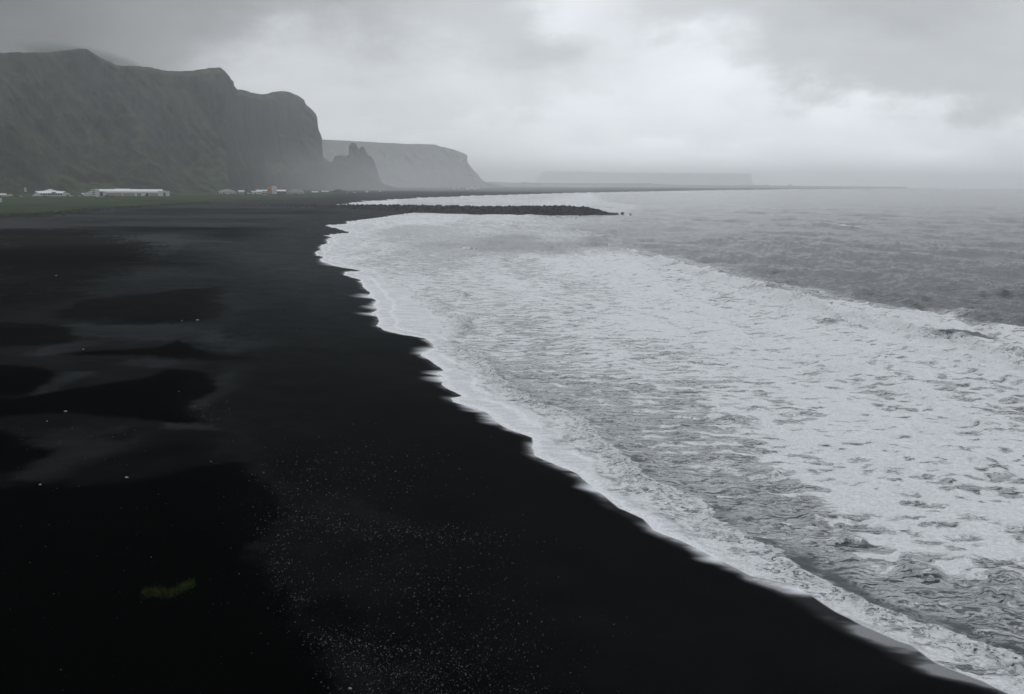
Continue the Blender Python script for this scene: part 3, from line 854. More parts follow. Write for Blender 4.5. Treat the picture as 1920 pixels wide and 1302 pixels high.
def rocks_mesh(name, items, mat_, rs, parent=None):
    mb = MB(); V = []; Fc = []
    for (x, y, z, s) in items:
        v = rock_verts(rs, s) + (x, y, z); b = len(V) * 14
        V.append(v); Fc += [tuple(i + b for i in t) for t in ROCKF]
    me = bpy.data.meshes.new(name); me.from_pydata(np.vstack(V).tolist(), [], Fc); me.materials.append(mat_)
    import bmesh
    bm = bmesh.new(); bm.from_mesh(me); bmesh.ops.recalc_face_normals(bm, faces=bm.faces); bm.to_mesh(me); bm.free()
    o = bpy.data.objects.new(name, me); COL.objects.link(o)
    if parent: o.parent = parent
    return o


rs = np.random.RandomState(5)
GF = W([(420, 389.5), (455, 390), (560, 392.3), (650, 394.3), (773, 399), (900, 402.5), (1000, 403.5), (1100, 404.2), (1160, 403.4)])
CR = [(420, 386.5), (455, 384.2), (560, 385), (650, 384.6), (750, 385.2), (860, 386.5), (900, 388.3), (960, 387.5), (1050, 386.8), (1076, 387.5), (1086, 391.0), (1096, 387.3), (1112, 391.5), (1130, 397.5), (1150, 402), (1160, 403.2)]
items = []
npx = 6500
for i in range(npx):
    p = 420 + (1158 - 420) * rs.rand() ** 0.9
    fy0 = np.interp(p, [q[0] for q in [(420, 389.5), (455, 390), (560, 392.3), (650, 394.3), (773, 399), (900, 402.5), (1000, 403.5), (1100, 404.2), (1160, 403.4)]], [389.5, 390, 392.3, 394.3, 399, 402.5, 403.5, 404.2, 403.4])
    x0, y0 = at(p, fy0)
    cy = np.interp(p, [q[0] for q in CR], [q[1] for q in CR])
    half = 8.0
    _, zc = at_y(p, cy, y0 + half)
    zc = max(zc, .7)
    a = rs.rand() * 2.15         # across: 0 front foot, 1 crest, 2 back foot
    z = zc * (1 - abs(1 - a)) if a < 2 else 0
    s = rs.uniform(.7, 1.5) * (1.0 if zc > 2.5 else .8)
    items.append((x0 * (1 + half * a / y0), y0 + half * a, min(z, zc) - s * .55 + rs.uniform(-.35, .55), s))
core = []
o = rocks_mesh('breakwater', items, M_BASALT, rs)
tag(o, 'long low breakwater of piled black boulders reaching into the surf', 'breakwater')
bs = []
for (p, q, s, lab) in [(1147, 402.6, 1.5, 'largest loose black boulder just off the breakwater tip'), (1154, 402.3, 1.3, 'dark boulder awash beside the big one at the breakwater tip'),
                       (1167, 401.8, 1.2, 'lone black rock in the sea a few metres past the breakwater tip'), (1182, 403.4, 1.0, 'low flat black rock farthest out beyond the breakwater'),
                       (1088, 405.2, .9, 'small wet boulder in foam at the seaward foot of the breakwater')]:
    x, y = at(p, q)
    r = rocks_mesh('boulder', [(0, 0, 0, s)], M_BASALT, rs); r.location = (x, y, s * .2)
    tag(r, lab, 'boulder', 'loose boulders round the breakwater tip')


# ================================================================== VILLAGE
ZV = 1.9


def place(px, py, z=ZV):
    x, y = at(px, py, z); return float(x), float(y)


def scale_at(py, px):
    return place(px, py)[1] / FOC


def face(px, py):
    x, y = place(px, py)
    return -math.atan2(x, y)


def gable_house(px0, px1, py, wall_h, ridge_h, depth, label, cat='house', name='house', wall=None, roof=None, group=None, along=True, wins=4, doors=1, tag_doors=None):
    """px0..px1 its width in the photograph, py the line it stands on, heights in photo px"""
    pc = (px0 + px1) / 2; x, y = place(pc, py); k = y / FOC
    w = (px1 - px0) * k; hw = wall_h * k; hr = ridge_h * k
    o = empty(name, (x, y, ZV - .05), face(pc, py))
    wall = wall or M_WHITE; roof = roof or M_ROOFW; hwid = w / 2; e = .35
    if along:      # ridge runs across the view
        MB().prism([(0, 0), (0, hw), (depth / 2, hr - .25), (depth, hw), (depth, 0)], -hwid, hwid, 'x').build('wall', wall, o)
        MB().prism([(-e, hw - .1), (depth / 2, hr), (depth + e, hw - .1), (depth + e, hw + .12), (depth / 2, hr + .25), (-e, hw + .12)], -hwid - e, hwid + e, 'x').build('roof', roof, o)
    else:          # gable end to the viewer
        MB().prism([(-hwid, 0), (-hwid, hw), (0, hr - .25), (hwid, hw), (hwid, 0)], 0, depth).build('wall', wall, o)
        MB().prism([(-hwid - e, hw - .1), (0, hr), (hwid + e, hw - .1), (hwid + e, hw + .12), (0, hr + .25), (-hwid - e, hw + .12)], -e, depth + e).build('roof', roof, o)
    n = wins + doors
    for i in range(n):
        cx = -hwid + w * (i + .5) / n
        if i % max(1, n // max(1, doors)) == 1 and doors > 0:
            doors -= 1
            MB().box(cx - w / n * .28, cx + w / n * .28, -.08, -.003, .05, min(hw * .7, 3.2)).build('door', M_GREY, o)
        elif wins:
            MB().box(cx - w / n * .25, cx + w / n * .25, -.08, -.003, hw * .40, hw * .75).build('window', M_GLASS, o)
    tag(o, label, cat, group)
    return o


# long warehouse
def warehouse():
    x, y = place(247, 368); k = y / FOC
    o = empty('warehouse', (x, y, ZV - .05), face(247, 368))
    L = lambda px: (px - 247) * k
    w = MB()
    w.prism([(0, 0), (0, 7.6), (14, 10.4), (28, 8.5), (28, 0)], L(186), L(301), 'x')
    w.build('wall', M_WHITE, o)
    MB().prism([(-.4, 7.55), (14, 10.5), (28.4, 8.4), (28.4, 8.8), (14, 10.95), (-.4, 7.9)], L(185), L(302), 'x').build('roof', M_ROOFW, o)
    MB().prism([(9, 9.8), (14, 11.7), (20, 10.4)], L(218), L(245), 'x').build('roof_monitor', M_ROOFW, o)
    # two storeyed block at the left end with a lean-to
    MB().box(L(178.5), L(192), -4, 0, 0, 10.6).build('office_block', M_WHITE, o)
    for z0 in (2.0, 5.2, 8.2):
        MB().box(L(180), L(184.5), -4.1, -4.004, z0, z0 + 1.3).build('window', M_GLASS, o)
    MB().prism([(L(164), 0), (L(164), 3.4), (L(178.3), 8.8), (L(178.3), 0)], -1, 12).build('lean_to', M_WHITE, o)
    # porch canopy in front with tan doors
    MB().prism([(-7.4, 6.3), (-7.4, 5.6), (0, 6.9), (0, 7.3)], L(201), L(294), 'x').build('canopy', M_ROOFG, o)
    MB().box(L(204), L(294), -7, -.003, 0, 5.58).build('front_wing', M_WHITE, o)
    for a, b in ((204.5, 230.5), (232.5, 252), (278, 293)):
        MB().box(L(a), L(b), -7.15, -7.004, .1, 4.9).build('garage_door', M_TAN, o)
    for a, b in ((192.5, 197.5), (257, 259), (260.5, 262.5), (272, 276)):
        MB().box(L(a), L(b), -7.15 if a > 204 else -.15, -7.004 if a > 204 else -.004, .1, 5.0 if a > 204 else 6).build('window', M_GLASS, o)
    MB().box(L(294.1), L(307), -8, 26, 0, 8.6).build('end_block', M_WHITE, o)
    MB().box(L(302), L(306.2), -8.12, -8.004, .1, 6).build('door', M_GREY, o)
    MB().box(L(307.05), L(313.5), -6, 20, 0, 7.9).build('annexe', M_WHITE, o)
    tag(o, 'long white warehouse with pale roof and three tan doors', 'warehouse')


warehouse()


def hall():
    x, y = place(96, 368.2); k = y / FOC
    o = empty('community_hall', (x, y, ZV - .05), face(96, 368.2))
    L = lambda px: (px - 95) * k
    MB().box(L(72), L(120), 1, 24, 0, 4.6).build('wall', M_WHITE, o)
    # broad hipped roof with a raised pyramid in its middle
    z0, z1, z2 = 4.6, 7.4, 11.2
    v = [(L(76), -1, z0), (L(113), -1, z0), (L(121), 26, z0 + 1.5), (L(68), 26, z0 + 1.5), (L(68), 8, z1), (L(120), 8, z1), (L(82), 11, z1 + .6), (L(106), 11, z1 + .6), (L(94), 14, z2), (L(106), 20, z1), (L(82), 20, z1)]
    f = [(0, 1, 5, 7, 6, 4), (4, 6, 10, 3), (5, 2, 9, 7), (3, 10, 9, 2), (6, 7, 8), (7, 9, 8), (9, 10, 8), (10, 6, 8), (0, 4, 3), (1, 2, 5), (0, 3, 2, 1)]
    MB().add(v, f).build('roof', M_ROOFW, o)
    MB().box(L(96), L(103), -1.2, 2, 4.7, 6.3).build('dormer', M_GREY, o)
    for i in range(9):
        MB().box(L(77 + i * 4.2), L(79.8 + i * 4.2), .86, .994, 1.6, 4.2).build('window', M_GLASS, o)
    MB().prism([(L(62), 0), (L(70), 5.4), (L(76.4), 4.4), (L(79), 0)], -3, .8).build('side_porch', M_WHITE, o)
    MB().box(L(96), L(120.5), -3.4, -3.1, .05, 1.4).build('terrace_rail', M_WHITE, o)
    tag(o, 'white hall with broad peaked roof and dark window band', 'hall')


hall()

# small church with tower
x, y = place(48, 364); k = y / FOC
o = empty('church', (x, y, ZV - .05), face(48, 364))
MB().box(-2.0, 2.0, 0, 4, 0, 10.0).build('tower', M_WHITE, o)
MB().prism([(-2.3, 10.0), (0, 12.0), (2.3, 10.0)], -.3, 4.3).build('tower_roof', M_ROOFG, o)
MB().prism([(-6.5, 0), (-6.5, 3.2), (-2.3, 5.6), (-2.05, 5.6), (-2.05, 0)], 1, 9).build('nave', M_GREY, o)
MB().prism([(2.05, 0), (2.05, 4.4), (9, 3.4), (9, 0)], 1, 9).build('side_hall', M_GREY, o)
MB().box(-.7, .7, -.1, -.004, 6.6, 8.4).build('window', M_GLASS, o)
tag(o, 'narrow white tower between low grey wings left of the peaked roof hall', 'church')

HG = 'small houses of the village'
gable_house(-6, 11, 368.6, 3.4, 5, 9, 'low white house cut by the left edge of the photo', roof=M_ROOFW, wins=3, group=HG)
gable_house(120.5, 130, 367.6, 3.6, 5.6, 10, 'small pale house right of the peaked roof hall', along=False, wins=2, doors=0, group=HG)
gable_house(139, 147.5, 362.8, 2.0, 3.2, 8, 'tiny white roofed house up the slope between hall and warehouse', wins=2, doors=0, group=HG)
gable_house(154, 166, 365.6, 1.6, 3.0, 8, 'low white roofed shed just left of the warehouse lean-to', name='shed', cat='shed', wins=2, doors=1, wall=M_GREY)
gable_house(411, 441, 363.3, 4.4, 8.2, 22, 'wide gabled white hall at the left of the middle village', cat='hall', name='village_hall', along=False, wins=4, doors=1, wall=simple('pale_grey_wall', (.45, .47, .48)))
gable_house(447, 458, 361.3, 2.0, 3.8, 14, 'low white roofed house behind the parked vehicles', wins=3, doors=1, group=HG)
gable_house(472, 491, 364.3, 4.6, 5.2, 14, 'flat fronted white shed left of the silos', name='shed', cat='shed', wins=2, doors=2)
gable_house(481, 503, 361.6, 3.6, 5.0, 22, 'long pale roofed workshop behind the flat white shed', name='workshop', cat='workshop', wins=3, doors=1)
gable_house(518.5, 536, 363.6, 4.6, 7.2, 16, 'dark fronted barn with white roof right of the silos', name='barn', cat='barn', wall=M_GREY, wins=1, doors=3)
gable_house(603, 616, 361.2, 1.6, 2.6, 12, 'thin low shed with a bright roof left of the grey barn', name='shed', cat='shed', wall=M_GREY, wins=3, doors=1)
gable_house(585, 597, 361.8, 1.2, 2.3, 10, 'low pale hut alone right of the arched hall', name='hut', cat='hut', wall=M_GREY, wins=1, doors=1)
gable_house(623, 647, 362.2, 4.0, 7.2, 30, 'dark grey gabled barn with bright roof slope', name='barn', cat='barn', wall=M_GREY, roof=M_ROOFG, along=False, wins=1, doors=1)
# white curved roof hall
x, y = place(555, 363.4); k = y / FOC
o = empty('arched_hall', (x, y, ZV - .05), face(555, 363.4))
prof = [(-15.5 * k, 0), (-15.5 * k, 2.6 * k)] + [(-15 * k + 30 * k * t, (2.8 + 5.0 * math.sin(math.pi * (t * .9 + .05))) * k) for t in np.linspace(0, 1, 14)] + [(15.5 * k, 2.6 * k), (15.5 * k, 0)]
MB().prism(prof, 0, 24).build('wall', M_ROOFG, o)
arch = prof[2:-2]
MB().prism(arch + [(a, b + .5) for a, b in arch[::-1]], -1, 25).build('roof', M_ROOFW, o)
for i in range(7):
    MB().box((-12.5 + i * 3.6) * k, (-10.4 + i * 3.6) * k, -.1, -.004, .8 * k, 2.2 * k).build('window', M_GLASS, o)
tag(o, 'broad white hall with an arched roof at the right of the middle village', 'hall')

# silos
def silo(px, py, wpx, hpx, m, label, dome):
    x, y = place(px, py); k = y / FOC; r = wpx * k / 2; h = hpx * k
    o = empty('silo', (x, y, ZV - .05), face(px, py))
    MB().cyl(0, r, .2, h * (.86 if dome else .93), r, n=28).build('tank', m, o)
    MB().cyl(0, r, h * (.86 if dome else .93), h, r * .98, r * (.45 if dome else .85), n=28).build('roof', m if dome else M_ROOFW, o)
    MB().cyl(0, r, 0, .25, r * 1.12, n=28).build('base', M_GREY, o)
    t = MB()
    for j in range(int(h * .85 / .6)):
        t.box(-.3, .3, -.22, -.14, .5 + j * .6, .56 + j * .6)
    t.box(-.36, -.3, -.24, -.14, .3, h * .86); t.box(.3, .36, -.24, -.14, .3, h * .86)
    t.build('ladder', M_GREY, o)
    tag(o, label, 'silo', 'two silos in the village')


silo(506.5, 362.8, 9.5, 10.5, M_ORANGE, 'rusty orange silo in the middle village', True)
silo(514.5, 364.2, 9, 14, M_WHITE, 'taller white silo standing right of the orange one', False)
# white box building by the left edge
x, y = place(-1, 380.5)
o = empty('kiosk', (x, y, ZV - .05), face(0, 380))
MB().box(-3.5, 2.4, 0, 4, .6, 4.6).build('wall', M_WHITE, o); MB().box(-3.7, 2.6, -.2, 4.2, 4.6, 4.85).build('roof', M_ROOFG, o)
MB().box(-3.5, 2.4, .1, 3.9, 0, .6).build('base', M_GREY, o); MB().box(-1.2, 1.0, -.08, -.004, 1.2, 3.2).build('window', M_GLASS, o)
tag(o, 'pale boxy kiosk in the meadow at the left edge, nearer than the village', 'kiosk')

# far village below the headland
far_specs = [(851, 355.3, 5, 2.4, 'leftmost pale house of the far village under the headland'), (860, 354.8, 4, 2.0, 'second pale house from the left in the far village'), (877, 356.0, 5, 2.6, 'broad pale house in the middle of the far village'),
             (884, 354.6, 3.5, 3.2, 'tall narrow pale house in the middle of the far village'), (890, 355.8, 4.5, 2.6, 'pale house right of the tall one in the far village'), (897, 354.4, 3.5, 1.8, 'small pale house near the right of the far village'),
             (909, 353.2, 3, 1.8, 'rightmost single pale house of the far village')]
for (p, q, w, h, lab) in far_specs:
    gable_house(p - w / 2, p + w / 2, q, h * .6, h, 18, lab, wins=2, doors=1, group='far houses under the headland')
for (p, q, w, h, lab) in [(688, 361.2, 4.5, 2.0, 'small bright roofed hut in haze right of the grey barn'), (713, 360.2, 3.5, 1.8, 'last tiny white hut before the rock stack')]:
    gable_house(p - w / 2, p + w / 2, q, h * .6, h, 9, lab, cat='hut', name='hut', wins=1, doors=1)


# ------------------------------------------------------------------ vehicles
def make_vehicle(van, paint, name):
    o = empty(name, (0, 0, ZV))
    Lh = 3.0 if van else 2.3
    hgt = 2.5 if van else 1.5
    if van:
        prof = [(-Lh, .45), (-Lh, hgt - .15), (-Lh + .15, hgt), (Lh - 1.5, hgt), (Lh - .75, 1.35), (Lh, 1.15), (Lh, .45)]
    else:
        prof = [(-Lh, .4), (-Lh, .95), (-Lh + .3, 1.0), (-1.35, hgt - .05), (-1.0, hgt), (.55, hgt), (1.15, 1.0), (Lh - .1, .85), (Lh, .4)]
    MB().prism(prof, 0, 1.85).build('body', paint, o)
    if van: wp = [(.0, 1.4), (.0, 2.2), (Lh - 1.55, 2.2), (Lh - 1.0, 1.4)]
    else: wp = [(-1.5, 1.0), (-1.15, hgt - .14), (.5, hgt - .14), (.95, 1.0)]
    MB().prism(wp, -.02, -.001).build('side_window', M_GLASS, o)
    for xx in (-Lh + .9, Lh - .9):
        for yv in (-.03, 1.65):
            MB().cyl(xx, .36, yv, yv + .23, .36, n=14, axis='y').build('wheel', M_TYRE, o)
    return o


kinds = {'wv': make_vehicle(True, M_WHITE, 'parked_van'), 'wc': make_vehicle(False, M_WHITE, 'parked_car'), 'dc': make_vehicle(False, M_DARKCAR, 'parked_car'), 'sc': make_vehicle(False, M_SILVER, 'parked_car')}
spots = [('wv', 14.5, 368.8, .2, 'white van beside the house at the left edge', 'van'), ('wv', 20, 368.2, -.3, 'white van seen a little end on left of the church', 'van'), ('dc', 33, 369.8, .1, 'dark car parked in the grass left of the tower', 'car'),
         ('wc', 40, 369.5, .2, 'white car next to the dark car below the tower', 'car'), ('wv', 133, 369.0, .1, 'white van between the hall and the warehouse', 'van'), ('sc', 150, 368.2, .3, 'silver car halfway between the hall and the warehouse', 'car'),
         ('wc', 163, 369.0, 0, 'white car just before the warehouse lean-to', 'car'), ('wv', 184, 370.4, .05, 'white van parked in front of the warehouse office end', 'van'), ('wc', 192, 370.6, .05, 'white car right of the van by the warehouse office', 'car'),
         ('wc', 406, 364.6, .2, 'lone white car left of the wide gabled hall', 'car'), ('wv', 427, 364.9, .0, 'white van in front of the wide gabled hall', 'van'), ('wv', 442.5, 363.8, 1.2, 'upright white van end on right of the gabled hall', 'van'),
         ('wc', 450, 364.8, .1, 'first white car in the row left of the silos', 'car'), ('sc', 455, 364.9, -.2, 'silver car in the row left of the silos', 'car'), ('dc', 461, 365.0, .1, 'dark car in the row left of the silos', 'car'),
         ('wv', 467, 364.4, .4, 'white van at the right end of the row left of the silos', 'van'), ('wc', 495, 366.4, .1, 'white car parked nearest below the orange silo', 'car'), ('wc', 498.5, 365.6, .6, 'second white car behind the nearest one below the orange silo', 'car'),
         ('sc', 547, 365.0, .0, 'silver car before the left part of the arched hall', 'car'), ('wc', 561, 365.0, .2, 'white car before the right part of the arched hall', 'car'), ('wv', 665, 362.4, .2, 'lone white van in haze right of the grey barn', 'van'),
         ('wc', 651, 362.8, .1, 'white car close beside the grey barn', 'car')]
used = set()
for (kd, p, q, rz, lab, cat) in spots:
    o = kinds[kd] if kd not in used else copy_tree(kinds[kd])
    used.add(kd)
    x, y = place(p, q)
    o.location = (x, y, ZV); o.rotation_euler = (0, 0, face(p, q) + rz)
    tag(o, lab, cat, 'vehicles parked in the village')


# ------------------------------------------------------------------ shrubs of the village
def shrub(px, py, wpx, hpx, label, seed):
    r = np.random.RandomState(seed)
    x, y = place(px, py); k = y / FOC; w = wpx * k / 2; h = hpx * k
    o = empty('shrub', (x, y, ZV - .05))
    st = MB()
    for j in range(4):
        a = r.uniform(0, 6.28); bx, by = math.cos(a) * w * .5, math.sin(a) * w * .4
        st.add([(-.08, 0, 0), (.08, 0, 0), (0, .1, 0), (bx, by, h * .7)], [(0, 1, 3), (1, 2, 3), (2, 0, 3)])
    st.build('stem', M_BARK, o)
    lf = MB(); n = 420
    cl = [(r.uniform(-.7, .7) * w, r.uniform(-.5, .5) * w, r.uniform(.25, .85) * h) for _ in range(9)]
    for j in range(n):
        c = cl[r.randint(9)]; p = np.array(c) + r.normal(0, 1, 3) * (w * .2, w * .2, h * .14); p[2] = max(.1, p[2])
        d1 = r.normal(0, 1, 3); d1 /= np.linalg.norm(d1); d2 = np.cross(d1, r.normal(0, 1, 3)); d2 /= np.linalg.norm(d2) + 1e-6
        s = .28
        lf.add([p - d1 * s, p + d2 * s * .6, p + d1 * s, p - d2 * s * .6], [(0, 1, 2, 3)])
    lf.build('foliage', M_SHRUB, o)
    tag(o, label, 'shrub', 'shrubs among the village buildings')


for j, (p, q, w, h, lab) in enumerate([(201, 369.8, 10, 4, 'dark shrubs before the left tan door of the warehouse'), (275, 369.2, 9, 5.5, 'bushy tree in front of the right tan door of the warehouse'), (211, 370.2, 6, 3, 'low shrub right of the first bush at the warehouse'),
                                       (128, 368.5, 5, 3, 'low dark shrub between the hall and the small pale house'), (84, 370, 9, 2.8, 'low dark hedge in front of the peaked roof hall'), (28, 369, 7, 4, 'dark rounded shrub beside the parked dark car'),
                                       (170, 367.2, 6, 3, 'dark shrub at the foot of the warehouse lean-to'), (327, 367.2, 20, 2, 'low wide hedge right of the warehouse'), (434, 366, 12, 2, 'low dark bushes below the wide gabled hall'),
                                       (466, 366.2, 16, 2, 'long dark bushes below the vehicles left of the silos'), (527, 365.8, 18, 2, 'dark bushes below the barn right of the silos'), (558, 365.9, 20, 1.6, 'thin hedge in front of the arched hall')]):
    shrub(p, q, w, h, lab, 300 + j)


# ------------------------------------------------------------------ grasses and stones
def blades(name, pts, h, w, lean, mat_, seed, nper=1):
    r = np.random.RandomState(seed); n = len(pts)
    a = r.uniform(0, 2 * math.pi, n); b_ = r.uniform(0, 2 * math.pi, n); hh = h * r.uniform(.5, 1.25, n); ww = w * r.uniform(.6, 1.3, n); ll = lean * hh * r.uniform(.2, 1.3, n)
    dx, dy = np.cos(a) * ww, np.sin(a) * ww; lx, ly = np.cos(b_) * ll, np.sin(b_) * ll
    x, y, z = np.array(pts).T
    V = np.stack([np.stack([x - dx, y - dy, z], -1), np.stack([x + dx, y + dy, z], -1), np.stack([x + dx * .6 + lx * .4, y + dy * .6 + ly * .4, z + hh * .6], -1),
                  np.stack([x - dx * .6 + lx * .4, y - dy * .6 + ly * .4, z + hh * .6], -1), np.stack([x + lx, y + ly, z + hh * .95], -1)], 1).reshape(-1, 3)
    q = []
    me = bpy.data.meshes.new(name)
    F_ = []
    for i in range(n):
        k = i * 5; F_ += [(k, k + 1, k + 2, k + 3), (k + 3, k + 2, k + 4)]
    me.from_pydata(V.tolist(), [], F_); me.materials.append(mat_)
    o = bpy.data.objects.new(name, me); COL.objects.link(o)
    return o


def zg(x, y):
    """height of the ground sheet under x, y"""
    iy = np.clip(np.searchsorted(yy, y) - 1, 0, len(yy) - 2); fy_ = (y - yy[iy]) / (yy[iy + 1] - yy[iy])
    u = x / np.maximum(y, 45); ix = np.clip(np.searchsorted(tx, u) - 1, 0, len(tx) - 2); fx_ = (u - tx[ix]) / (tx[ix + 1] - tx[ix])
    return (ZL[iy, ix] * (1 - fx_) + ZL[iy, ix + 1] * fx_) * (1 - fy_) + (ZL[iy + 1, ix] * (1 - fx_) + ZL[iy + 1, ix + 1] * fx_) * fy_


# the lone green tuft in the foreground
r = np.random.RandomState(2)
tuft = []
TC = [(268, 1102), (285, 1100), (305, 1103), (330, 1100), (345, 1090), (362, 1085)]
for i in range(900):
    k = r.randint(len(TC) - 1); t = r.rand()
    p = TC[k][0] * (1 - t) + TC[k + 1][0] * t + r.normal(0, 3); q = TC[k][1] * (1 - t) + TC[k + 1][1] * t + r.normal(0, 4.2)
    x, y = at(p, q, 1.9); tuft.append((float(x), float(y), float(zg(np.array(x), np.array(y))) - .01))
o = blades('grass_tuft', tuft, .28, .012, .9, M_BLADE, 3)
tag(o, 'single green tuft of grass growing on the black sand in the foreground', 'grass tuft')

# dune grass along the edge of the meadow
pts = []
edge = [(-60, 409), (0, 407), (60, 405), (120, 401), (150, 398), (200, 393.5), (260, 389), (330, 384.5), (420, 380)]
ex, ey = zip(*edge)
for c in range(420):
    p = r.uniform(-60, 400); q = np.interp(p, ex, ey) + r.normal(0, 2.6) * (1 if p < 200 else .6) - 1
    x, y = at(p, q, 1.9); rad = r.uniform(.8, 3.2)
    for j in range(22):
        a = r.uniform(0, 6.28); rr = rad * r.rand() ** .5
        X_, Y_ = x + math.cos(a) * rr * 1.4, y + math.sin(a) * rr
        pts.append((float(X_), float(Y_), ZV - .2))
pp = np.array(pts); pp[:, 2] = zg(pp[:, 0], pp[:, 1]) - .02
o = blades('dune_grass', pp.tolist(), 1.0, .10, .6, M_DUNE, 4)
tag(o, 'ragged dark green grass along the edge of the meadow and black sand', 'grass', kind='stuff')

# pebbles
FIELD = [(560, 960, 60, 30, 1.0), (680, 970, 110, 18, 1.3), (850, 980, 110, 16, 1.4), (520, 1040, 30, 50, .9), (560, 1100, 30, 30, 1.0), (640, 1180, 60, 22, 1.6), (700, 1230, 70, 40, 1.6), (820, 1260, 110, 50, 1.0),
         (900, 1180, 140, 70, .55), (760, 1060, 150, 50, .6), (560, 880, 70, 40, .7), (400, 760, 40, 14, .6), (700, 860, 120, 40, .5), (160, 830, 100, 30, .10), (980, 1290, 90, 30, .5)]
pb = []
tot = sum(a[2] * a[3] * a[4] for a in FIELD)
cands = []
for (cx, cy, wx_, wy_, dn) in FIELD:
    n = int(8500 * wx_ * wy_ * dn / tot)
    for j in range(n):
        cands.append((cx + r.normal(0, wx_ * .7), cy + r.normal(0, wy_ * .8)))
for j in range(420):
    cands.append((r.uniform(0, 1000), r.uniform(800, 1300)))
for (p, q) in cands:
    if q > 1330 or q < 640: continue
    x, y = at(p, q, 1.9); s = (0.0105 + .030 * r.rand() ** 5) * (y / 60) ** .75
    pb.append((float(x), float(y), s))
pa = np.array(pb); zz = zg(pa[:, 0], pa[:, 1])
o = rocks_mesh('pebbles', [(a[0], a[1], z_ + a[2] * .25, a[2]) for a, z_ in zip(pa, zz)], M_PEB, r)
tag(o, 'scatter of tiny pale pebbles over the black sand', 'pebbles', kind='stuff')

for (p, q, s, lab) in [(105, 518, .55, 'farthest pale stone, alone on the dark sand at the left'), (370, 595, .5, 'bright pale stone at the right end of a thin light line in the sand'), (341, 597.5, .3, 'small pale stone just left of the bright one on the thin light line'),
                       (123, 770, .32, 'white stone on the dark hollow left of centre, above the pebbly band'), (237, 889, .26, 'bright white stone at the lower edge of the grey pebbly band'), (75, 904, .22, 'white stone low at the left beside the black slope'),
                       (88, 789, .20, 'pale stone near the left edge below the dark hollow'), (335, 726, .18, 'tiny white stone inside the large dark hollow'), (156, 652, .28, 'grey stone on the light streak at the left'),
                       (395, 856, .16, 'small stone above the long black slope'), (100, 1102, .07, 'flat stone left of the green tuft'), (656, 1274, .16, 'pale flat stone in the pebbles at the bottom of the photo'),
                       (283, 1035, .07, 'tiny white stone above the green tuft')]:
    x, y = at(p, q, 1.9); x = float(x); y = float(y)
    st = rocks_mesh('stone', [(0, 0, 0, s * .36)], M_STONE, r); st.location = (x, y, float(zg(np.array(x), np.array(y))) + s * .15); st.scale = (1.3, 1, .6)
    tag(st, lab, 'stone', 'pale stones lying on the sand')

# ================================================================== AIR
hz = bpy.data.materials.new('haze_air'); hz.use_nodes = True
nt = hz.node_tree; nt.nodes.clear()
vo = nt.nodes.new('ShaderNodeVolumePrincipled'); ou = nt.nodes.new('ShaderNodeOutputMaterial')
vo.inputs['Density'].default_value = 1.02e-4; vo.inputs['Color'].default_value = (0.975, 0.99, 1.0, 1); vo.inputs['Anisotropy'].default_value = 0.6
nt.links.new(vo.outputs[0], ou.inputs['Volume'])
o = MB().box(-28000, 28000, -1500, 31000, -4.5, 405).build('haze', hz)
tag(o, 'thin pale sea haze filling the bay and veiling the far hills', 'haze', kind='stuff')

# cloud cap dragging over the summit at the left
cm = bpy.data.materials.new('cloud_cap'); cm.use_nodes = True
nt = cm.node_tree; nt.nodes.clear()
tc = nt.nodes.new('ShaderNodeTexCoord'); ob = tc.outputs['Object']
ln = nt.nodes.new('ShaderNodeVectorMath'); ln.operation = 'LENGTH'; nt.links.new(ob, ln.inputs[0])
fall = (1 - N(nt, ln.outputs['Value'])).clamp().step(0.0, 0.95)
cnz = N(nt, noise(nt, vecmul(nt, ob, (1, 1, .6)), 1.7, 4, 0.6).outputs[0]).step(0.32, 0.68)
dens = fall * (cnz * 0.7 + 0.3) * 0.04
vc = nt.nodes.new('ShaderNodeVolumePrincipled'); vc.inputs['Color'].default_value = (0.42, 0.44, 0.45, 1); vc.inputs['Anisotropy'].default_value = 0.4
nt.links.new(dens.k, vc.inputs['Density'])
oc = nt.nodes.new('ShaderNodeOutputMaterial'); nt.links.new(vc.outputs[0], oc.inputs['Volume'])
cc = MB(); vs = []; fs = []
for i in range(13):
    th = math.pi * i / 12
    for j in range(24):
        ph = 2 * math.pi * j / 24
        vs.append((math.sin(th) * math.cos(ph), math.sin(th) * math.sin(ph), math.cos(th)))
for i in range(12):
    for j in range(24):
        fs.append((i * 24 + j, i * 24 + (j + 1) % 24, (i + 1) * 24 + (j + 1) % 24, (i + 1) * 24 + j))
cc.add(vs, fs)
o = cc.build('low_cloud', cm)
xx, zz_ = at_y(140, 103, 2690)
o.location = (float(xx), 2690, float(zz_)); o.scale = (190, 240, 30); o.rotation_euler = (0, math.radians(9), 0)
tag(o, 'soft grey cloud cap dragging over the summit of the ridge', 'cloud', kind='stuff')

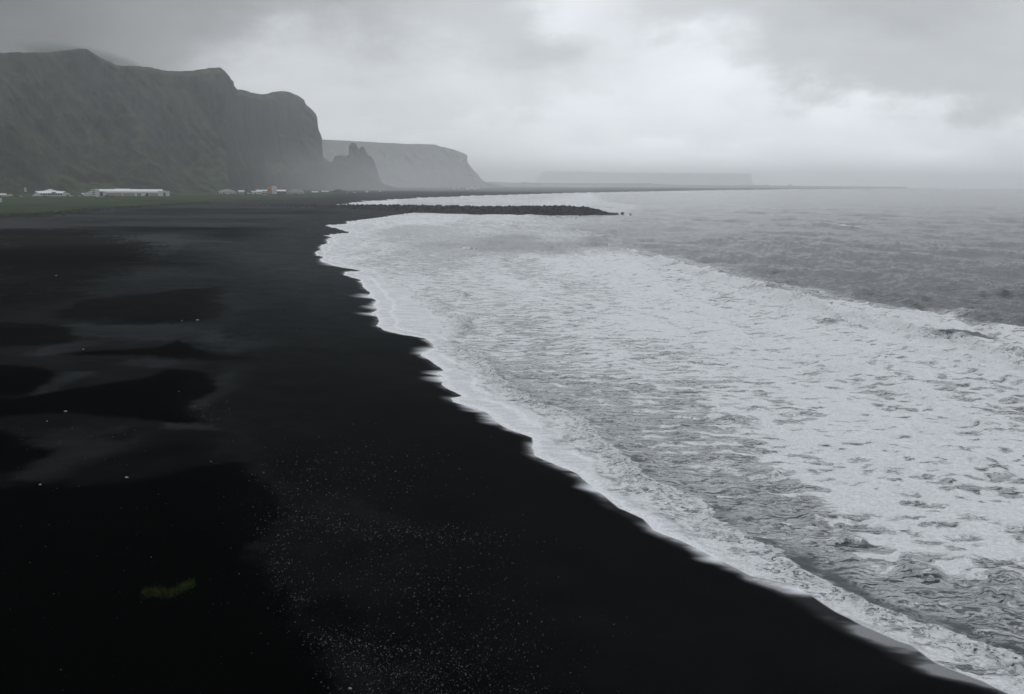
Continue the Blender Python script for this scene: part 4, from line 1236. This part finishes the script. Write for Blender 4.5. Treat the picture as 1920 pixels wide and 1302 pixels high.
mm = bpy.data.materials.new('mist_bank'); mm.use_nodes = True
nt = mm.node_tree; nt.nodes.clear()
vm = nt.nodes.new('ShaderNodeVolumePrincipled'); vm.inputs['Color'].default_value = (0.97, 0.985, 1, 1); vm.inputs['Anisotropy'].default_value = 0.6
tc = nt.nodes.new('ShaderNodeTexCoord'); ln = nt.nodes.new('ShaderNodeVectorMath'); ln.operation = 'LENGTH'; nt.links.new(tc.outputs['Object'], ln.inputs[0])
fall = (1 - N(nt, ln.outputs['Value'])).clamp()
nt.links.new((fall * fall * 9e-4).k, vm.inputs['Density'])
om = nt.nodes.new('ShaderNodeOutputMaterial'); nt.links.new(vm.outputs[0], om.inputs['Volume'])
mb_ = MB(); mb_.add(vs, fs); o = mb_.build('mist', mm)
xx, zz_ = at_y(600, 345, 3300)
o.location = (float(xx), 3300, 10); o.scale = (1500, 1000, 190)
tag(o, 'pale spray mist lying along the foot of the cliffs', 'mist', kind='stuff')

# ================================================================== SKY
wd_ = bpy.data.worlds.new('World'); SC.world = wd_; wd_.use_nodes = True
nt = wd_.node_tree; nt.nodes.clear()
tc = nt.nodes.new('ShaderNodeTexCoord'); dirv = tc.outputs['Generated']
warp = noise(nt, vecmul(nt, dirv, (1, 1, 2.0)), 6.5, 7, 0.6)
dw = vecadd_scaled(nt, dirv, warp.outputs['Color'], 0.14)
sep = nt.nodes.new('ShaderNodeSeparateXYZ'); nt.links.new(dw, sep.inputs[0])
dx, dy, dz = (N(nt, sep.outputs[i]) for i in range(3))
az = dx.atan2(dy) * FOC
el = dz.atan2((dx * dx + dy * dy).pw(0.5)) * FOC
LOBES = [  # x from the middle, height over the horizon, light, spread x, spread z
    (-1000, 330, .07, 200, 110), (-700, 330, .15, 230, 110), (-380, 320, .29, 200, 110), (-120, 330, .42, 140, 80), (60, 345, .62, 70, 60), (170, 300, .62, 70, 70), (300, 340, .46, 150, 70), (640, 340, .34, 260, 100), (960, 320, .42, 150, 90),
    (-850, 250, .12, 200, 80), (-620, 270, .24, 150, 80), (-300, 180, .52, 250, 90), (30, 240, .42, 110, 50), (0, 170, .55, 150, 60), (180, 220, .60, 80, 50), (300, 170, .66, 150, 90), (420, 110, .70, 150, 60), (530, 220, .42, 130, 60),
    (700, 200, .40, 200, 70), (950, 190, .42, 200, 70), (560, 80, .76, 130, 50), (830, 80, .66, 220, 50), (60, 80, .70, 220, 60), (-250, 80, .62, 250, 60), (250, 40, .95, 300, 40), (800, 20, .95, 400, 40),
    (350, 800, 1.30, 900, 260), (-1300, 800, .16, 700, 300), (-1600, 300, .13, 450, 400), (1700, 300, .5, 500, 400), (0, 2600, .32, 2500, 700)]
num_ = None; den_ = None
for (a, e, L, sa, se) in LOBES:
    u = (az - a) * (1.0 / (sa * .8)); v = (el - e) * (1.0 / (se * .8))
    w = ((u * u + v * v) * -1.0).exp() + 1e-7
    num_ = w * L if num_ is None else num_ + w * L
    den_ = w if den_ is None else den_ + w
lum = num_ / den_
cn = N(nt, noise(nt, vecmul(nt, dirv, (1, 1, 2.6)), 7.0, 7, 0.6, 0.4).outputs[0])
lum = lum * (1.0 + (cn - 0.5) * 0.36) * 1.5
tint = mixc(nt, lum.step(0.1, 0.6), (0.91, 0.97, 1.0), (0.94, 0.985, 1.035))
sc_ = nt.nodes.new('ShaderNodeVectorMath'); sc_.operation = 'SCALE'
nt.links.new(tint, sc_.inputs[0]); nt.links.new(lum.k, sc_.inputs[3])
sky = nt.nodes.new('ShaderNodeTexSky'); sky.sky_type = 'NISHITA'; sky.sun_disc = False
SUN_EL, SUN_AZ = math.radians(52), math.radians(-38)
sky.sun_elevation = SUN_EL; sky.sun_rotation = SUN_AZ; sky.dust_density = 3.0
bg1 = nt.nodes.new('ShaderNodeBackground'); bg1.inputs['Strength'].default_value = 0.05; nt.links.new(sky.outputs[0], bg1.inputs[0])
bg2 = nt.nodes.new('ShaderNodeBackground'); bg2.inputs['Strength'].default_value = 1.0; nt.links.new(sc_.outputs[0], bg2.inputs[0])
mx = nt.nodes.new('ShaderNodeMixShader'); mx.inputs[0].default_value = 0.96
nt.links.new(bg1.outputs[0], mx.inputs[1]); nt.links.new(bg2.outputs[0], mx.inputs[2])
ow = nt.nodes.new('ShaderNodeOutputWorld'); nt.links.new(mx.outputs[0], ow.inputs[0])

sl = bpy.data.lights.new('sun', 'SUN'); sl.energy = 0.5; sl.angle = math.radians(25); sl.color = (1, .99, .97)
so = bpy.data.objects.new('sun', sl); COL.objects.link(so)
dsun = Vector((math.sin(SUN_AZ) * math.cos(SUN_EL), math.cos(SUN_AZ) * math.cos(SUN_EL), math.sin(SUN_EL)))
so.rotation_euler = (-dsun).to_track_quat('-Z', 'Y').to_euler()

# ================================================================== CAMERA
cam = bpy.data.cameras.new('camera'); co = bpy.data.objects.new('camera', cam); COL.objects.link(co)
cam.sensor_width = 36.0; cam.lens = 36.0 * FOC / 1920.0; cam.clip_start = 0.5; cam.clip_end = 120000
co.matrix_world = Matrix(((VR[0], VU[0], -VF[0], 0), (VR[1], VU[1], -VF[1], 0), (VR[2], VU[2], -VF[2], H), (0, 0, 0, 1)))
SC.camera = co
SC.view_settings.view_transform = 'Standard'; SC.view_settings.look = 'None'
SC.view_settings.exposure = 0.0; SC.view_settings.gamma = 1.0
SC.cycles.max_bounces = 9; SC.cycles.volume_bounces = 5; SC.cycles.diffuse_bounces = 2; SC.cycles.glossy_bounces = 2
SC.cycles.caustics_reflective = False; SC.cycles.caustics_refractive = False
print('script done')
